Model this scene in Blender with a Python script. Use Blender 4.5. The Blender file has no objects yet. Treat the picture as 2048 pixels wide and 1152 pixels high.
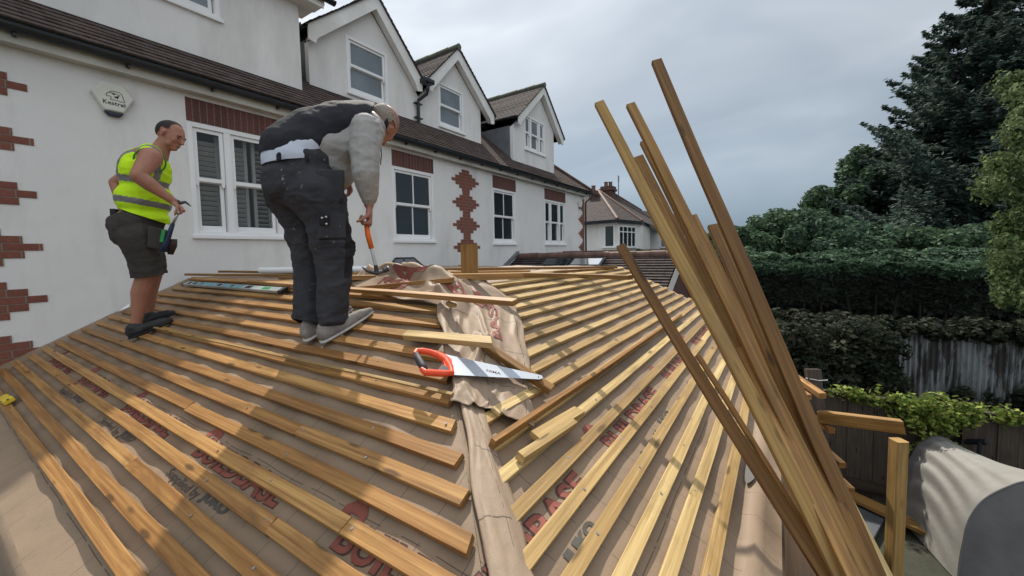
import bpy, bmesh, math, random
import numpy as np
from mathutils import Vector, Matrix, noise
R = math.radians
random.seed(7); rng = np.random.default_rng(7)
scn = bpy.context.scene; COL = scn.collection
V = Vector
# ------------------------------------------------------------------ camera
FPX, CXP, CYP = 803.0, 1024.0, 555.0
def cam_axes(yaw=33.5, pitch=-3.5, roll=-1.2):
    a, p, r = R(yaw), R(pitch), R(roll)
    fwd = V((math.cos(a)*math.cos(p), math.sin(a)*math.cos(p), math.sin(p)))
    right = V((math.sin(a), -math.cos(a), 0)); up = right.cross(fwd)
    return fwd, right*math.cos(r)+up*math.sin(r), up*math.cos(r)-right*math.sin(r)
CF, CR, CU = cam_axes()
def ray(x, y): return CF + CR*((x-CXP)/FPX) - CU*((y-CYP)/FPX)
def at(x, y, d): return ray(x, y)*d
def onY(x, y, Y): d = ray(x, y); return d*(Y/d.y)
def onX(x, y, X): d = ray(x, y); return d*(X/d.x)
def onZ(x, y, Z): d = ray(x, y); return d*(Z/d.z)
SL, CL, SR, CRR, ZT = .49, -1.133, .46, -1.0446, -.215
def Lz(x): return CL+SL*x
def Rz(y): return CRR+SR*y
def onL(x, y, h=0): d = ray(x, y); return d*((CL+h)/(d.z-SL*d.x))
def onR(x, y, h=0): d = ray(x, y); return d*((CRR+h)/(d.z-SR*d.y))
def roofz(x, y): return min(Lz(x), Rz(y), ZT)
cd = bpy.data.cameras.new('camera'); cam = bpy.data.objects.new('camera', cd); COL.objects.link(cam)
cd.sensor_width = 36; cd.lens = 36*FPX/2048; cd.shift_y = -(576-CYP)/2048; cd.clip_start = .05; cd.clip_end = 2000
cam.matrix_world = Matrix(((CR.x, CU.x, -CF.x, 0), (CR.y, CU.y, -CF.y, 0), (CR.z, CU.z, -CF.z, 0), (0, 0, 0, 1)))
scn.camera = cam
# ------------------------------------------------------------------ sun and sky
AZ, EL = 45.0, 51.0
sd = bpy.data.lights.new('sun', 'SUN'); sd.energy = 5.0; sd.angle = R(1.2); sd.color = (1, .93, .82)
so = bpy.data.objects.new('sun', sd); COL.objects.link(so)
SD = V((math.cos(R(EL))*math.cos(R(AZ)), math.cos(R(EL))*math.sin(R(AZ)), math.sin(R(EL))))
so.rotation_euler = (-SD).to_track_quat('-Z', 'Y').to_euler(); so.location = SD*30
w = bpy.data.worlds.new("World"); scn.world = w; w.use_nodes = True
nt = w.node_tree; nt.nodes.clear()
def wn(t, **k):
    n = nt.nodes.new(t)
    for a, b in k.items(): setattr(n, a, b)
    return n
sky = wn('ShaderNodeTexSky', sky_type='NISHITA'); sky.sun_disc = False
sky.sun_elevation = R(EL); sky.sun_rotation = R(90-AZ); sky.air_density = 1.2; sky.dust_density = 2.0
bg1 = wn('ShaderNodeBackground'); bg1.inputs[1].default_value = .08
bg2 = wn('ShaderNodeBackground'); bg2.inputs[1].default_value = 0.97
tc = wn('ShaderNodeTexCoord'); sp = wn('ShaderNodeSeparateXYZ')
mp = wn('ShaderNodeMapping'); mp.inputs['Scale'].default_value = (1, 1, 2.6)
n1 = wn('ShaderNodeTexNoise'); n1.inputs['Scale'].default_value = 1.5; n1.inputs['Detail'].default_value = 4; n1.inputs['Roughness'].default_value = .52
n1.inputs['Distortion'].default_value = .5
r1 = wn('ShaderNodeValToRGB'); cr = r1.color_ramp
cr.elements[0].position = .33; cr.elements[0].color = (.32, .365, .415, 1)
cr.elements[1].position = .66; cr.elements[1].color = (.62, .66, .70, 1)
e = cr.elements.new(.5); e.color = (.42, .465, .515, 1)
hz = wn('ShaderNodeMapRange'); hz.inputs[1].default_value = .03; hz.inputs[2].default_value = .34
cm = wn('ShaderNodeMixRGB'); cm.inputs[1].default_value = (.17, .25, .34, 1)
# brighter thin cloud round the sun
gl = wn('ShaderNodeVectorMath', operation='DOT_PRODUCT'); gl.inputs[1].default_value = SD
gr = wn('ShaderNodeMapRange'); gr.inputs[1].default_value = .35; gr.inputs[2].default_value = 1.0; gr.inputs[3].default_value = .88; gr.inputs[4].default_value = 1.6
gm = wn('ShaderNodeVectorMath', operation='SCALE')
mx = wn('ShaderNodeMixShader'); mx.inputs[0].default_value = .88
out = wn('ShaderNodeOutputWorld'); lk = nt.links.new
lk(tc.outputs['Generated'], sp.inputs[0]); lk(tc.outputs['Generated'], mp.inputs[0]); lk(mp.outputs[0], n1.inputs['Vector'])
lk(n1.outputs[0], r1.inputs[0]); lk(sp.outputs['Z'], hz.inputs[0]); lk(hz.outputs[0], cm.inputs[0]); lk(r1.outputs[0], cm.inputs[2])
lk(tc.outputs['Generated'], gl.inputs[0]); lk(gl.outputs['Value'], gr.inputs[0]); lk(cm.outputs[0], gm.inputs[0]); lk(gr.outputs[0], gm.inputs['Scale'])
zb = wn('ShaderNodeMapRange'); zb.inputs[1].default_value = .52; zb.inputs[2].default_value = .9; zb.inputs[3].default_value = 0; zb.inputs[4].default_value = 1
zn = wn('ShaderNodeVectorMath', operation='DOT_PRODUCT'); zn.inputs[1].default_value = (-.75, -.66, .05)      # unseen sky overhead and behind the camera, brightened to light the wall
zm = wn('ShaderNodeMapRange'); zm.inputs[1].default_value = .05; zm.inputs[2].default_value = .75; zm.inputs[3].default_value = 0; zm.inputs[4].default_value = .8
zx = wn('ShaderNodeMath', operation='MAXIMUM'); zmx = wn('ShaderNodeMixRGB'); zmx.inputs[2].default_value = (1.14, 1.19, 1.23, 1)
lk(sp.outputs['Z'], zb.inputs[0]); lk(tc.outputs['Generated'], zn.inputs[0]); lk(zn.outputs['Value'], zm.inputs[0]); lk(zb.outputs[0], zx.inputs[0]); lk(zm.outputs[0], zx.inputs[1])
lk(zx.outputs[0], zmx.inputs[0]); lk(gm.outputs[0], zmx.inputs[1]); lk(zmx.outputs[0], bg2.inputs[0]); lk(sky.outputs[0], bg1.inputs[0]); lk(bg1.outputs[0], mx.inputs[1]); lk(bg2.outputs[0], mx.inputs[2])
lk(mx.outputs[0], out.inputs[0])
scn.view_settings.view_transform = 'Standard'; scn.view_settings.look = 'None'; scn.view_settings.gamma = 1
scn.view_settings.exposure = 0.22; scn.view_settings.use_curve_mapping = False
scn.render.engine = 'CYCLES'

# ------------------------------------------------------------------ materials
class NT:
    def __init__(s, name, rough=.8):
        s.m = bpy.data.materials.new(name); s.m.use_nodes = True; s.t = s.m.node_tree
        s.b = s.t.nodes['Principled BSDF']; s.b.inputs['Roughness'].default_value = rough
        s.b.inputs['Specular IOR Level'].default_value = .35
    def n(s, t, ins=None, **k):
        x = s.t.nodes.new(t)
        for a, b in k.items(): setattr(x, a, b)
        for a, b in (ins or {}).items():
            if isinstance(b, bpy.types.NodeSocket): s.t.links.new(b, x.inputs[a])
            else: x.inputs[a].default_value = b
        return x
    def coord(s, kind='Object', scale=(1, 1, 1), loc=None):
        c = s.n('ShaderNodeTexCoord').outputs[kind]
        return s.n('ShaderNodeMapping', {'Vector': c, 'Scale': scale}).outputs[0]
    def noise(s, vec, scale, detail=4, rough=.5, dist=0):
        return s.n('ShaderNodeTexNoise', {'Vector': vec, 'Scale': scale, 'Detail': detail, 'Roughness': rough, 'Distortion': dist}).outputs[0]
    def ramp(s, fac, stops):
        x = s.n('ShaderNodeValToRGB', {'Fac': fac}); c = x.color_ramp
        while len(c.elements) < len(stops): c.elements.new(.5)
        for e, (p, col) in zip(c.elements, stops):
            e.position = p; e.color = (*col, 1) if len(col) == 3 else col
        return x.outputs[0]
    def mix(s, fac, a, b, mode='MIX'):
        x = s.n('ShaderNodeMixRGB', {'Fac': fac}, blend_type=mode)
        for i, v in ((1, a), (2, b)):
            if isinstance(v, bpy.types.NodeSocket): s.t.links.new(v, x.inputs[i])
            else: x.inputs[i].default_value = (*v, 1)
        return x.outputs[0]
    def math(s, op, a, b=0, c=0):
        x = s.n('ShaderNodeMath', operation=op)
        for i, v in enumerate((a, b, c)):
            if isinstance(v, bpy.types.NodeSocket): s.t.links.new(v, x.inputs[i])
            else: x.inputs[i].default_value = v
        return x.outputs[0]
    def col(s, c):
        if isinstance(c, bpy.types.NodeSocket): s.t.links.new(c, s.b.inputs['Base Color'])
        else: s.b.inputs['Base Color'].default_value = (*c, 1)
        return s
    def bump(s, h, strength=.3, dist=.01):
        x = s.n('ShaderNodeBump', {'Height': h, 'Strength': strength, 'Distance': dist})
        s.t.links.new(x.outputs[0], s.b.inputs['Normal']); return s
    def set(s, **k):
        for a, b in k.items():
            a = a.replace('_', ' ')
            if isinstance(b, bpy.types.NodeSocket): s.t.links.new(b, s.b.inputs[a])
            else: s.b.inputs[a].default_value = b
        return s
def gr3(c, f): return tuple(min(1, v*f) for v in c)
def plain(name, c, rough=.7, var=.15, scale=8, bump=.1, bscale=60, **k):
    m = NT(name, rough); v = m.coord()
    m.col(m.ramp(m.noise(v, scale, 5), [(.3, gr3(c, 1-var)), (.7, gr3(c, 1+var))]))
    m.bump(m.noise(v, bscale, 4), bump, .01); m.set(**k); return m.m
M = {}
def mk_render():
    m = NT('painted render', .9); v = m.coord(); v2 = m.coord(scale=(1, 1, .25))
    a = m.ramp(m.noise(v, .9, 6, .6), [(.3, (.66, .655, .65)), (.7, (.76, .755, .745))])
    b = m.ramp(m.noise(v2, 2.2, 6, .65), [(.50, (1, 1, 1)), (.76, (.80, .79, .765))])
    sp2 = m.ramp(m.noise(v, 11, 3, .8), [(.72, (1, 1, 1)), (.80, (.72, .70, .66))]); m.col(m.mix(1, m.mix(1, a, b, 'MULTIPLY'), sp2, 'MULTIPLY')); h = m.math('ADD', m.noise(v, 90, 5, .7), m.math('MULTIPLY', m.noise(v, 6, 3), .8))
    m.bump(h, .45, .006); return m.m
M['render'] = mk_render()
M['trim'] = plain('white painted trim', (.72, .72, .70), .5, .08, 3, .05)
M['trim_old'] = plain('weathered cream paint', (.50, .49, .45), .6, .18, 2.5, .12)
M['upvc'] = plain('white window frame', (.78, .79, .80), .35, .04, 2, .02)
M['gutter'] = plain('black plastic gutter', (.018, .022, .028), .35, .25, 3, .05)
M['lead'] = plain('grey lead', (.13, .14, .155), .55, .2, 4, .2, 20)
M['black'] = plain('black rubber', (.012, .012, .014), .6, .2, 10, .1)
M['steel'] = plain('steel', (.5, .51, .53), .3, .1, 20, .05, Metallic=.9)
M['steel_dark'] = plain('dark forged steel', (.07, .07, .075), .4, .3, 30, .2, Metallic=.7)
M['interior'] = plain('dark room', (.02, .022, .025), .9)
def mk_glass(name, c, rough=.04, spec=.5):
    m = NT(name, rough); v = m.coord()
    m.col(m.ramp(m.noise(v, 1.5, 3), [(.3, gr3(c, .75)), (.7, gr3(c, 1.25))])); m.set(Specular_IOR_Level=spec)
    m.bump(m.noise(v, 2.5, 2), .03, .02); return m.m
M['glass_dark'] = mk_glass('dark window glass', (.022, .032, .037))
M['glass_sky'] = mk_glass('curtained window glass', (.16, .19, .215), .12, .5)
def mk_clear():
    m = NT('clear window glass', .02); m.set(Specular_IOR_Level=.6, Alpha=.28); m.col((.03, .045, .05)); return m.m
M['glass_clear'] = mk_clear()
def mk_brick(name, c1, c2, mortar, scale=1, w_=.225, h_=.075, off=.5):
    m = NT(name, .85); v = m.coord('UV')
    b = m.n('ShaderNodeTexBrick', {'Vector': v, 'Color1': (*c1, 1), 'Color2': (*c2, 1), 'Mortar': (*mortar, 1), 'Scale': 1.0, 'Mortar Size': .006,
        'Mortar Smooth': .3, 'Bias': 0.0, 'Brick Width': w_, 'Row Height': h_}, offset=off)
    n = m.noise(v, 30, 5); m.col(m.mix(.35, b.outputs[0], m.ramp(n, [(.2, (.08, .03, .025)), (.8, (.42, .2, .14))]), 'MULTIPLY') if False else
        m.mix(1, b.outputs[0], m.ramp(n, [(.25, (.72, .7, .7)), (.75, (1.0, 1.0, 1.0))]), 'MULTIPLY'))
    m.bump(m.math('ADD', m.math('MULTIPLY', b.outputs['Fac'], -1.2), m.math('MULTIPLY', n, .5)), .6, .006); return m.m
M['brick'] = mk_brick('red facing brick', (.195, .072, .052), (.26, .10, .068), (.24, .21, .17))
M['brick_solid'] = mk_brick('red soldier brick', (.115, .052, .046), (.155, .066, .056), (.19, .15, .13), w_=.075, h_=.5, off=0)
M['brick_dark'] = mk_brick('dark stock brick', (.10, .055, .045), (.14, .07, .055), (.12, .10, .09))
def mk_tile(name, c1, c2, c3):
    m = NT(name, .85); m.set(Specular_IOR_Level=.12); v = m.coord('UV')
    b = m.n('ShaderNodeTexBrick', {'Vector': v, 'Color1': (*c1, 1), 'Color2': (*c2, 1), 'Mortar': (.012, .01, .01, 1), 'Scale': 1.0, 'Mortar Size': .004,
        'Mortar Smooth': .1, 'Brick Width': .165, 'Row Height': .1}, offset=.5)
    n = m.noise(v, 5, 6, .65)
    c = m.mix(m.ramp(n, [(.42, (0, 0, 0)), (.68, (1, 1, 1))]), b.outputs[0], c3)
    m.col(m.mix(1, c, m.ramp(m.noise(v, 40, 3), [(.2, (.65, .65, .65)), (.8, (1, 1, 1))]), 'MULTIPLY'))
    m.bump(m.math('ADD', m.math('MULTIPLY', b.outputs['Fac'], -1), m.noise(v, 25, 4)), .4, .006); return m.m
M['tile'] = mk_tile('brown plain tiles', (.085, .062, .058), (.115, .08, .072), (.15, .125, .115))
M['tile_red'] = mk_tile('red brown plain tiles', (.055, .042, .042), (.075, .056, .055), (.09, .076, .078))
M['tile_old'] = mk_tile('weathered grey tiles', (.042, .035, .035), (.066, .052, .051), (.09, .076, .074))
M['ridge'] = plain('clay ridge tile', (.13, .075, .06), .7, .3, 5, .2)
M['ridge_green'] = plain('mossy ridge tile', (.10, .115, .085), .8, .3, 9, .3)
def mk_wood(name, cols, stain, rough=.62, dark=.5):
    m = NT(name, rough); info = m.n('ShaderNodeObjectInfo').outputs['Random']
    off = m.n('ShaderNodeCombineXYZ', {0: m.math('MULTIPLY', info, 37.0), 1: m.math('MULTIPLY', info, 11.0), 2: 0.0}).outputs[0]
    uv = m.n('ShaderNodeVectorMath', {0: m.coord('UV'), 1: off}, operation='ADD').outputs[0]
    def sc(a, b): return m.n('ShaderNodeMapping', {'Vector': uv, 'Scale': (a, b, 1)}).outputs[0]
    g = m.noise(sc(1.6, 70), 1, 6, .62, .35)
    base = m.ramp(g, [(.28, cols[0]), (.5, cols[1]), (.74, cols[2])])
    hue = m.ramp(info, [(0, (.66, .58, .50)), (.3, (.88, .80, .70)), (.6, (1.0, .97, .92)), (1, (1.16, 1.16, 1.12))])
    base = m.mix(1, base, hue, 'MULTIPLY')
    st = m.ramp(m.noise(sc(2.1, 9), 1, 4, .6, .6), [(.50, (0, 0, 0)), (.66, (1, 1, 1))])
    base = m.mix(m.math('MULTIPLY', st, dark), base, stain)
    vo = m.n('ShaderNodeTexVoronoi', {'Vector': sc(3.1, 12), 'Scale': 1.0, 'Randomness': 1.0})
    kn = m.ramp(vo.outputs['Distance'], [(.09, (1, 1, 1)), (.17, (0, 0, 0))])
    base = m.mix(m.math('MULTIPLY', kn, .75), base, gr3(stain, .42))
    m.col(base); m.bump(m.math('ADD', g, m.math('MULTIPLY', m.noise(sc(20, 200), 1, 2), .4)), .35, .002)
    m.set(Roughness=m.ramp(st, [(0, (rough,)*3), (1, (rough-.14,)*3)])); return m.m
M['wood_l'] = mk_wood('amber treated batten', [(.17, .08, .024), (.31, .165, .055), (.47, .29, .11)], (.12, .062, .022), .55)
M['wood_r'] = mk_wood('pale treated batten', [(.27, .175, .07), (.42, .30, .135), (.57, .45, .23)], (.19, .125, .045), .6, .55)
M['wood_b'] = mk_wood('brown treated batten', [(.12, .058, .017), (.22, .118, .035), (.35, .21, .075)], (.07, .036, .014), .6)
M['wood_old'] = mk_wood('weathered dark timber', [(.032, .026, .022), (.058, .046, .038), (.10, .082, .068)], (.02, .016, .014), .85)
M['wood_post'] = mk_wood('sawn timber post', [(.19, .11, .035), (.29, .18, .062), (.39, .26, .10)], (.12, .06, .025), .7)
M['ply'] = mk_wood('wet scaffold board', [(.25, .16, .085), (.32, .215, .12), (.4, .28, .17)], (.12, .08, .045), .5)
def mk_underlay(name, c, line=True, wet=.0, lw=1.0):
    m = NT(name, .62); v = m.coord('UV'); s = m.n('ShaderNodeSeparateXYZ', {0: v})
    base = m.ramp(m.noise(v, 7, 6, .65), [(.3, gr3(c, .86)), (.7, gr3(c, 1.12))])
    base = m.mix(.5, base, m.ramp(m.noise(v, 1.7, 5, .6, .6), [(.35, gr3(c, .72)), (.62, gr3(c, 1.1))]))
    if line:
        def ln(sock, pitch, wd, ph=0):
            f = m.math('FRACT', m.math('ADD', m.math('DIVIDE', sock, pitch), ph))
            return m.math('LESS_THAN', f, wd/pitch)
        l = m.math('MAXIMUM', ln(s.outputs[0], .16, .0022*lw), ln(s.outputs[1], .47/lw, .003*lw, .3))
        brk = m.math('GREATER_THAN', m.noise(v, 9, 2), .44)
        base = m.mix(m.math('MULTIPLY', m.math('MULTIPLY', l, brk), .9), base, gr3(c, .28))
    m.col(base)
    h = m.math('ADD', m.noise(v, 14, 5, .6, .5), m.math('MULTIPLY', m.noise(v, 160, 2), .25))
    m.bump(h, .3, .008); return m.m
M['underlay'] = mk_underlay('brown roofing underlay', (.245, .178, .122))
M['membrane'] = mk_underlay('loose brown underlay', (.28, .205, .145), lw=1.7)
M['ink_red'] = plain('printed red ink', (.20, .060, .045), .7, .2, 20, .05)
M['ink_dark'] = plain('printed dark ink', (.06, .03, .025), .6, .1, 20, .05)
M['ink_grey'] = plain('printed grey ink', (.075, .07, .06), .6, .1, 20, .05)
M['ink_black'] = plain('black logo ink', (.012, .012, .014), .6, .1, 20, .02)
def mk_skin(name, c):
    m = NT(name, .5); v = m.coord()
    a = m.ramp(m.noise(v, 9, 5, .6), [(.3, gr3(c, .82)), (.55, c), (.75, (c[0]*1.15, c[1]*.98, c[2]*.95))])
    m.col(a); m.bump(m.noise(v, 120, 4), .12, .002)
    m.set(Subsurface_Weight=.08, Subsurface_Scale=.01, Specular_IOR_Level=.4); return m.m
M['skin'] = mk_skin('skin', (.34, .155, .10))
M['skin_b'] = mk_skin('weathered skin', (.33, .15, .105))
M['hair_dark'] = plain('short dark hair', (.018, .014, .013), .7, .4, 120, .6, 300)
M['hair_grey'] = plain('cropped grey hair', (.30, .26, .22), .8, .4, 120, .6, 300)
def mk_cloth(name, c, var=.18, sc=6, bump=.35, paint=0, rough=.85):
    m = NT(name, rough); v = m.coord()
    a = m.ramp(m.noise(v, sc, 6, .6), [(.3, gr3(c, 1-var)), (.7, gr3(c, 1+var))])
    if paint:
        sp_ = m.ramp(m.noise(v, 38, 3, .7), [(.64, (0, 0, 0)), (.70, (1, 1, 1))])
        zone = m.ramp(m.noise(v, 3.5, 2), [(.45, (0, 0, 0)), (.6, (1, 1, 1))])
        a = m.mix(m.math('MULTIPLY', m.math('MULTIPLY', sp_, zone), paint), a, (.34, .34, .35))
    m.col(a); m.bump(m.math('ADD', m.noise(v, 16, 4, .6, .8), m.math('MULTIPLY', m.noise(v, 420, 2), .3)), bump, .012); return m.m
M['vest'] = mk_cloth('fluorescent yellow mesh', (.50, .78, .012), .12, 10, .3)
M['vest_trim'] = mk_cloth('green binding', (.05, .22, .03), .1)
M['reflect'] = plain('grey reflective tape', (.17, .165, .175), .4, .12, 12, .1)
M['shorts'] = mk_cloth('dark brown work shorts', (.040, .036, .031), .3, 7, .6)
M['trousers'] = mk_cloth('charcoal work trousers', (.036, .037, .044), .25, 6, .6, .8)
M['patch'] = mk_cloth('black reinforced cloth', (.014, .014, .017), .3, 9, .4, .5)
M['gilet'] = mk_cloth('smooth navy black gilet', (.015, .016, .023), .2, 9, .2, 0, .8)
M['sleeve'] = mk_cloth('light grey fleece', (.33, .325, .315), .12, 8, .6)
M['tshirt'] = mk_cloth('pale blue t-shirt', (.56, .62, .74), .06, 5, .3)
M['shoe_grey'] = plain('grey suede shoe', (.22, .205, .19), .85, .3, 14, .4)
M['shoe_black'] = plain('scuffed black trainer', (.022, .022, .024), .65, .5, 12, .5)
M['sole'] = plain('white rubber sole', (.42, .42, .40), .7, .2, 10, .1)
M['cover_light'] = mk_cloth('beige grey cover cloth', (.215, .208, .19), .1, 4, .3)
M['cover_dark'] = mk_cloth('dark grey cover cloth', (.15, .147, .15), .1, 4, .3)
M['blue_grip'] = plain('navy rubber grip', (.012, .022, .06), .5, .2, 20, .1)
M['orange'] = plain('orange rubber grip', (.75, .16, .025), .5, .12, 20, .1)
M['saw_orange'] = plain('orange red plastic', (.72, .075, .025), .35, .06, 10, .03)
M['saw_grey'] = plain('dark grey rubber', (.035, .033, .04), .6, .15, 30, .1)
M['blade'] = plain('saw blade steel', (.40, .44, .50), .45, .05, 3, .03, Metallic=.25)
M['level_blue'] = plain('pale blue anodised bar', (.12, .35, .45), .35, .2, 12, .03, Metallic=.3)
M['level_silver'] = plain('silver anodised bar', (.42, .47, .47), .35, .15, 12, .03, Metallic=.5)
M['yellow'] = plain('yellow plastic', (.62, .46, .04), .4, .15, 15, .05)
M['green'] = plain('green plastic', (.01, .22, .05), .4, .15, 15, .05)
M['leather'] = plain('brown leather pouch', (.035, .018, .018), .6, .3, 20, .2)
M['pipe'] = plain('white plastic pipe', (.7, .73, .76), .3, .05, 5, .02)
M['alarm'] = plain('yellowed white plastic', (.62, .63, .56), .45, .08, 4, .03)
M['alarm_lens'] = plain('dark blue lens', (.012, .016, .04), .2, .2, 8, .02)
def mk_leaf(name, c1, c2, c3, rough=.75):
    m = NT(name, rough); g = m.n('ShaderNodeNewGeometry').outputs['Random Per Island']
    v = m.coord(); n = m.noise(v, 1.1, 3)
    f = m.math('ADD', m.math('MULTIPLY', g, .55), m.math('MULTIPLY', n, .45))
    m.col(m.ramp(f, [(.2, c1), (.5, c2), (.8, c3)])); m.set(Specular_IOR_Level=.12)
    tr = m.n('ShaderNodeBsdfTranslucent', {'Color': (*gr3(c3, 1.1), 1)}); mxs = m.n('ShaderNodeMixShader', {0: .18})
    m.t.links.new(m.b.outputs[0], mxs.inputs[1]); m.t.links.new(tr.outputs[0], mxs.inputs[2])
    o = [x for x in m.t.nodes if x.type == 'OUTPUT_MATERIAL'][0]; m.t.links.new(mxs.outputs[0], o.inputs[0]); return m.m
M['fir'] = mk_leaf('dark conifer needles', (.030, .050, .044), (.055, .088, .074), (.09, .13, .105))
M['fir_shade'] = mk_leaf('shade-coloured conifer needles', (.014, .019, .016), (.028, .036, .028), (.044, .056, .040))  # darker needles: the hedge's shade is put into the colour
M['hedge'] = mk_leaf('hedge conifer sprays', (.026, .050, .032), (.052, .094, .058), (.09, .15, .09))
M['leaf'] = mk_leaf('broad green leaves', (.028, .050, .028), (.055, .098, .052), (.095, .155, .085))
M['birch'] = mk_leaf('light birch leaves', (.035, .058, .024), (.08, .12, .045), (.15, .20, .085))
M['bush'] = mk_leaf('dull dark shrub leaves', (.008, .014, .008), (.020, .030, .018), (.06, .06, .042))
M['vine'] = mk_leaf('bright vine leaves', (.05, .075, .016), (.12, .19, .035), (.27, .30, .08))
M['bark_dark'] = plain('dark hedge stem', (.016, .014, .012), .95, .3, 9, .5, 25)
M['bark'] = plain('grey brown bark', (.05, .04, .034), .9, .35, 9, .6, 25)
def mk_ground():
    m = NT('dark garden soil and paving', .9); v = m.coord()
    m.col(m.ramp(m.noise(v, 1.3, 7, .7), [(.3, (.018, .018, .014)), (.55, (.035, .038, .025)), (.75, (.06, .055, .045))]))
    m.bump(m.noise(v, 8, 6, .7), .6, .05); return m.m
M['ground'] = mk_ground()
M['paving'] = plain('damp grey paving', (.075, .08, .09), .55, .3, 3, .25, 15)
def mk_corr():
    m = NT('stained corrugated sheet', .75); v = m.coord(scale=(1, 1, .18))
    d = m.coord(); z = m.n('ShaderNodeSeparateXYZ', {0: d}).outputs[2]
    base = m.ramp(m.noise(d, 2.0, 4), [(.3, (.19, .21, .22)), (.7, (.28, .30, .31))])
    st = m.ramp(m.noise(v, 6, 5, .7, .3), [(.46, (0, 0, 0)), (.56, (1, 1, 1))])
    m.col(m.mix(m.math('MULTIPLY', st, .9), base, (.028, .026, .02))); m.bump(m.noise(d, 30, 4), .2, .01); return m.m
M['corr'] = mk_corr()

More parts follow.
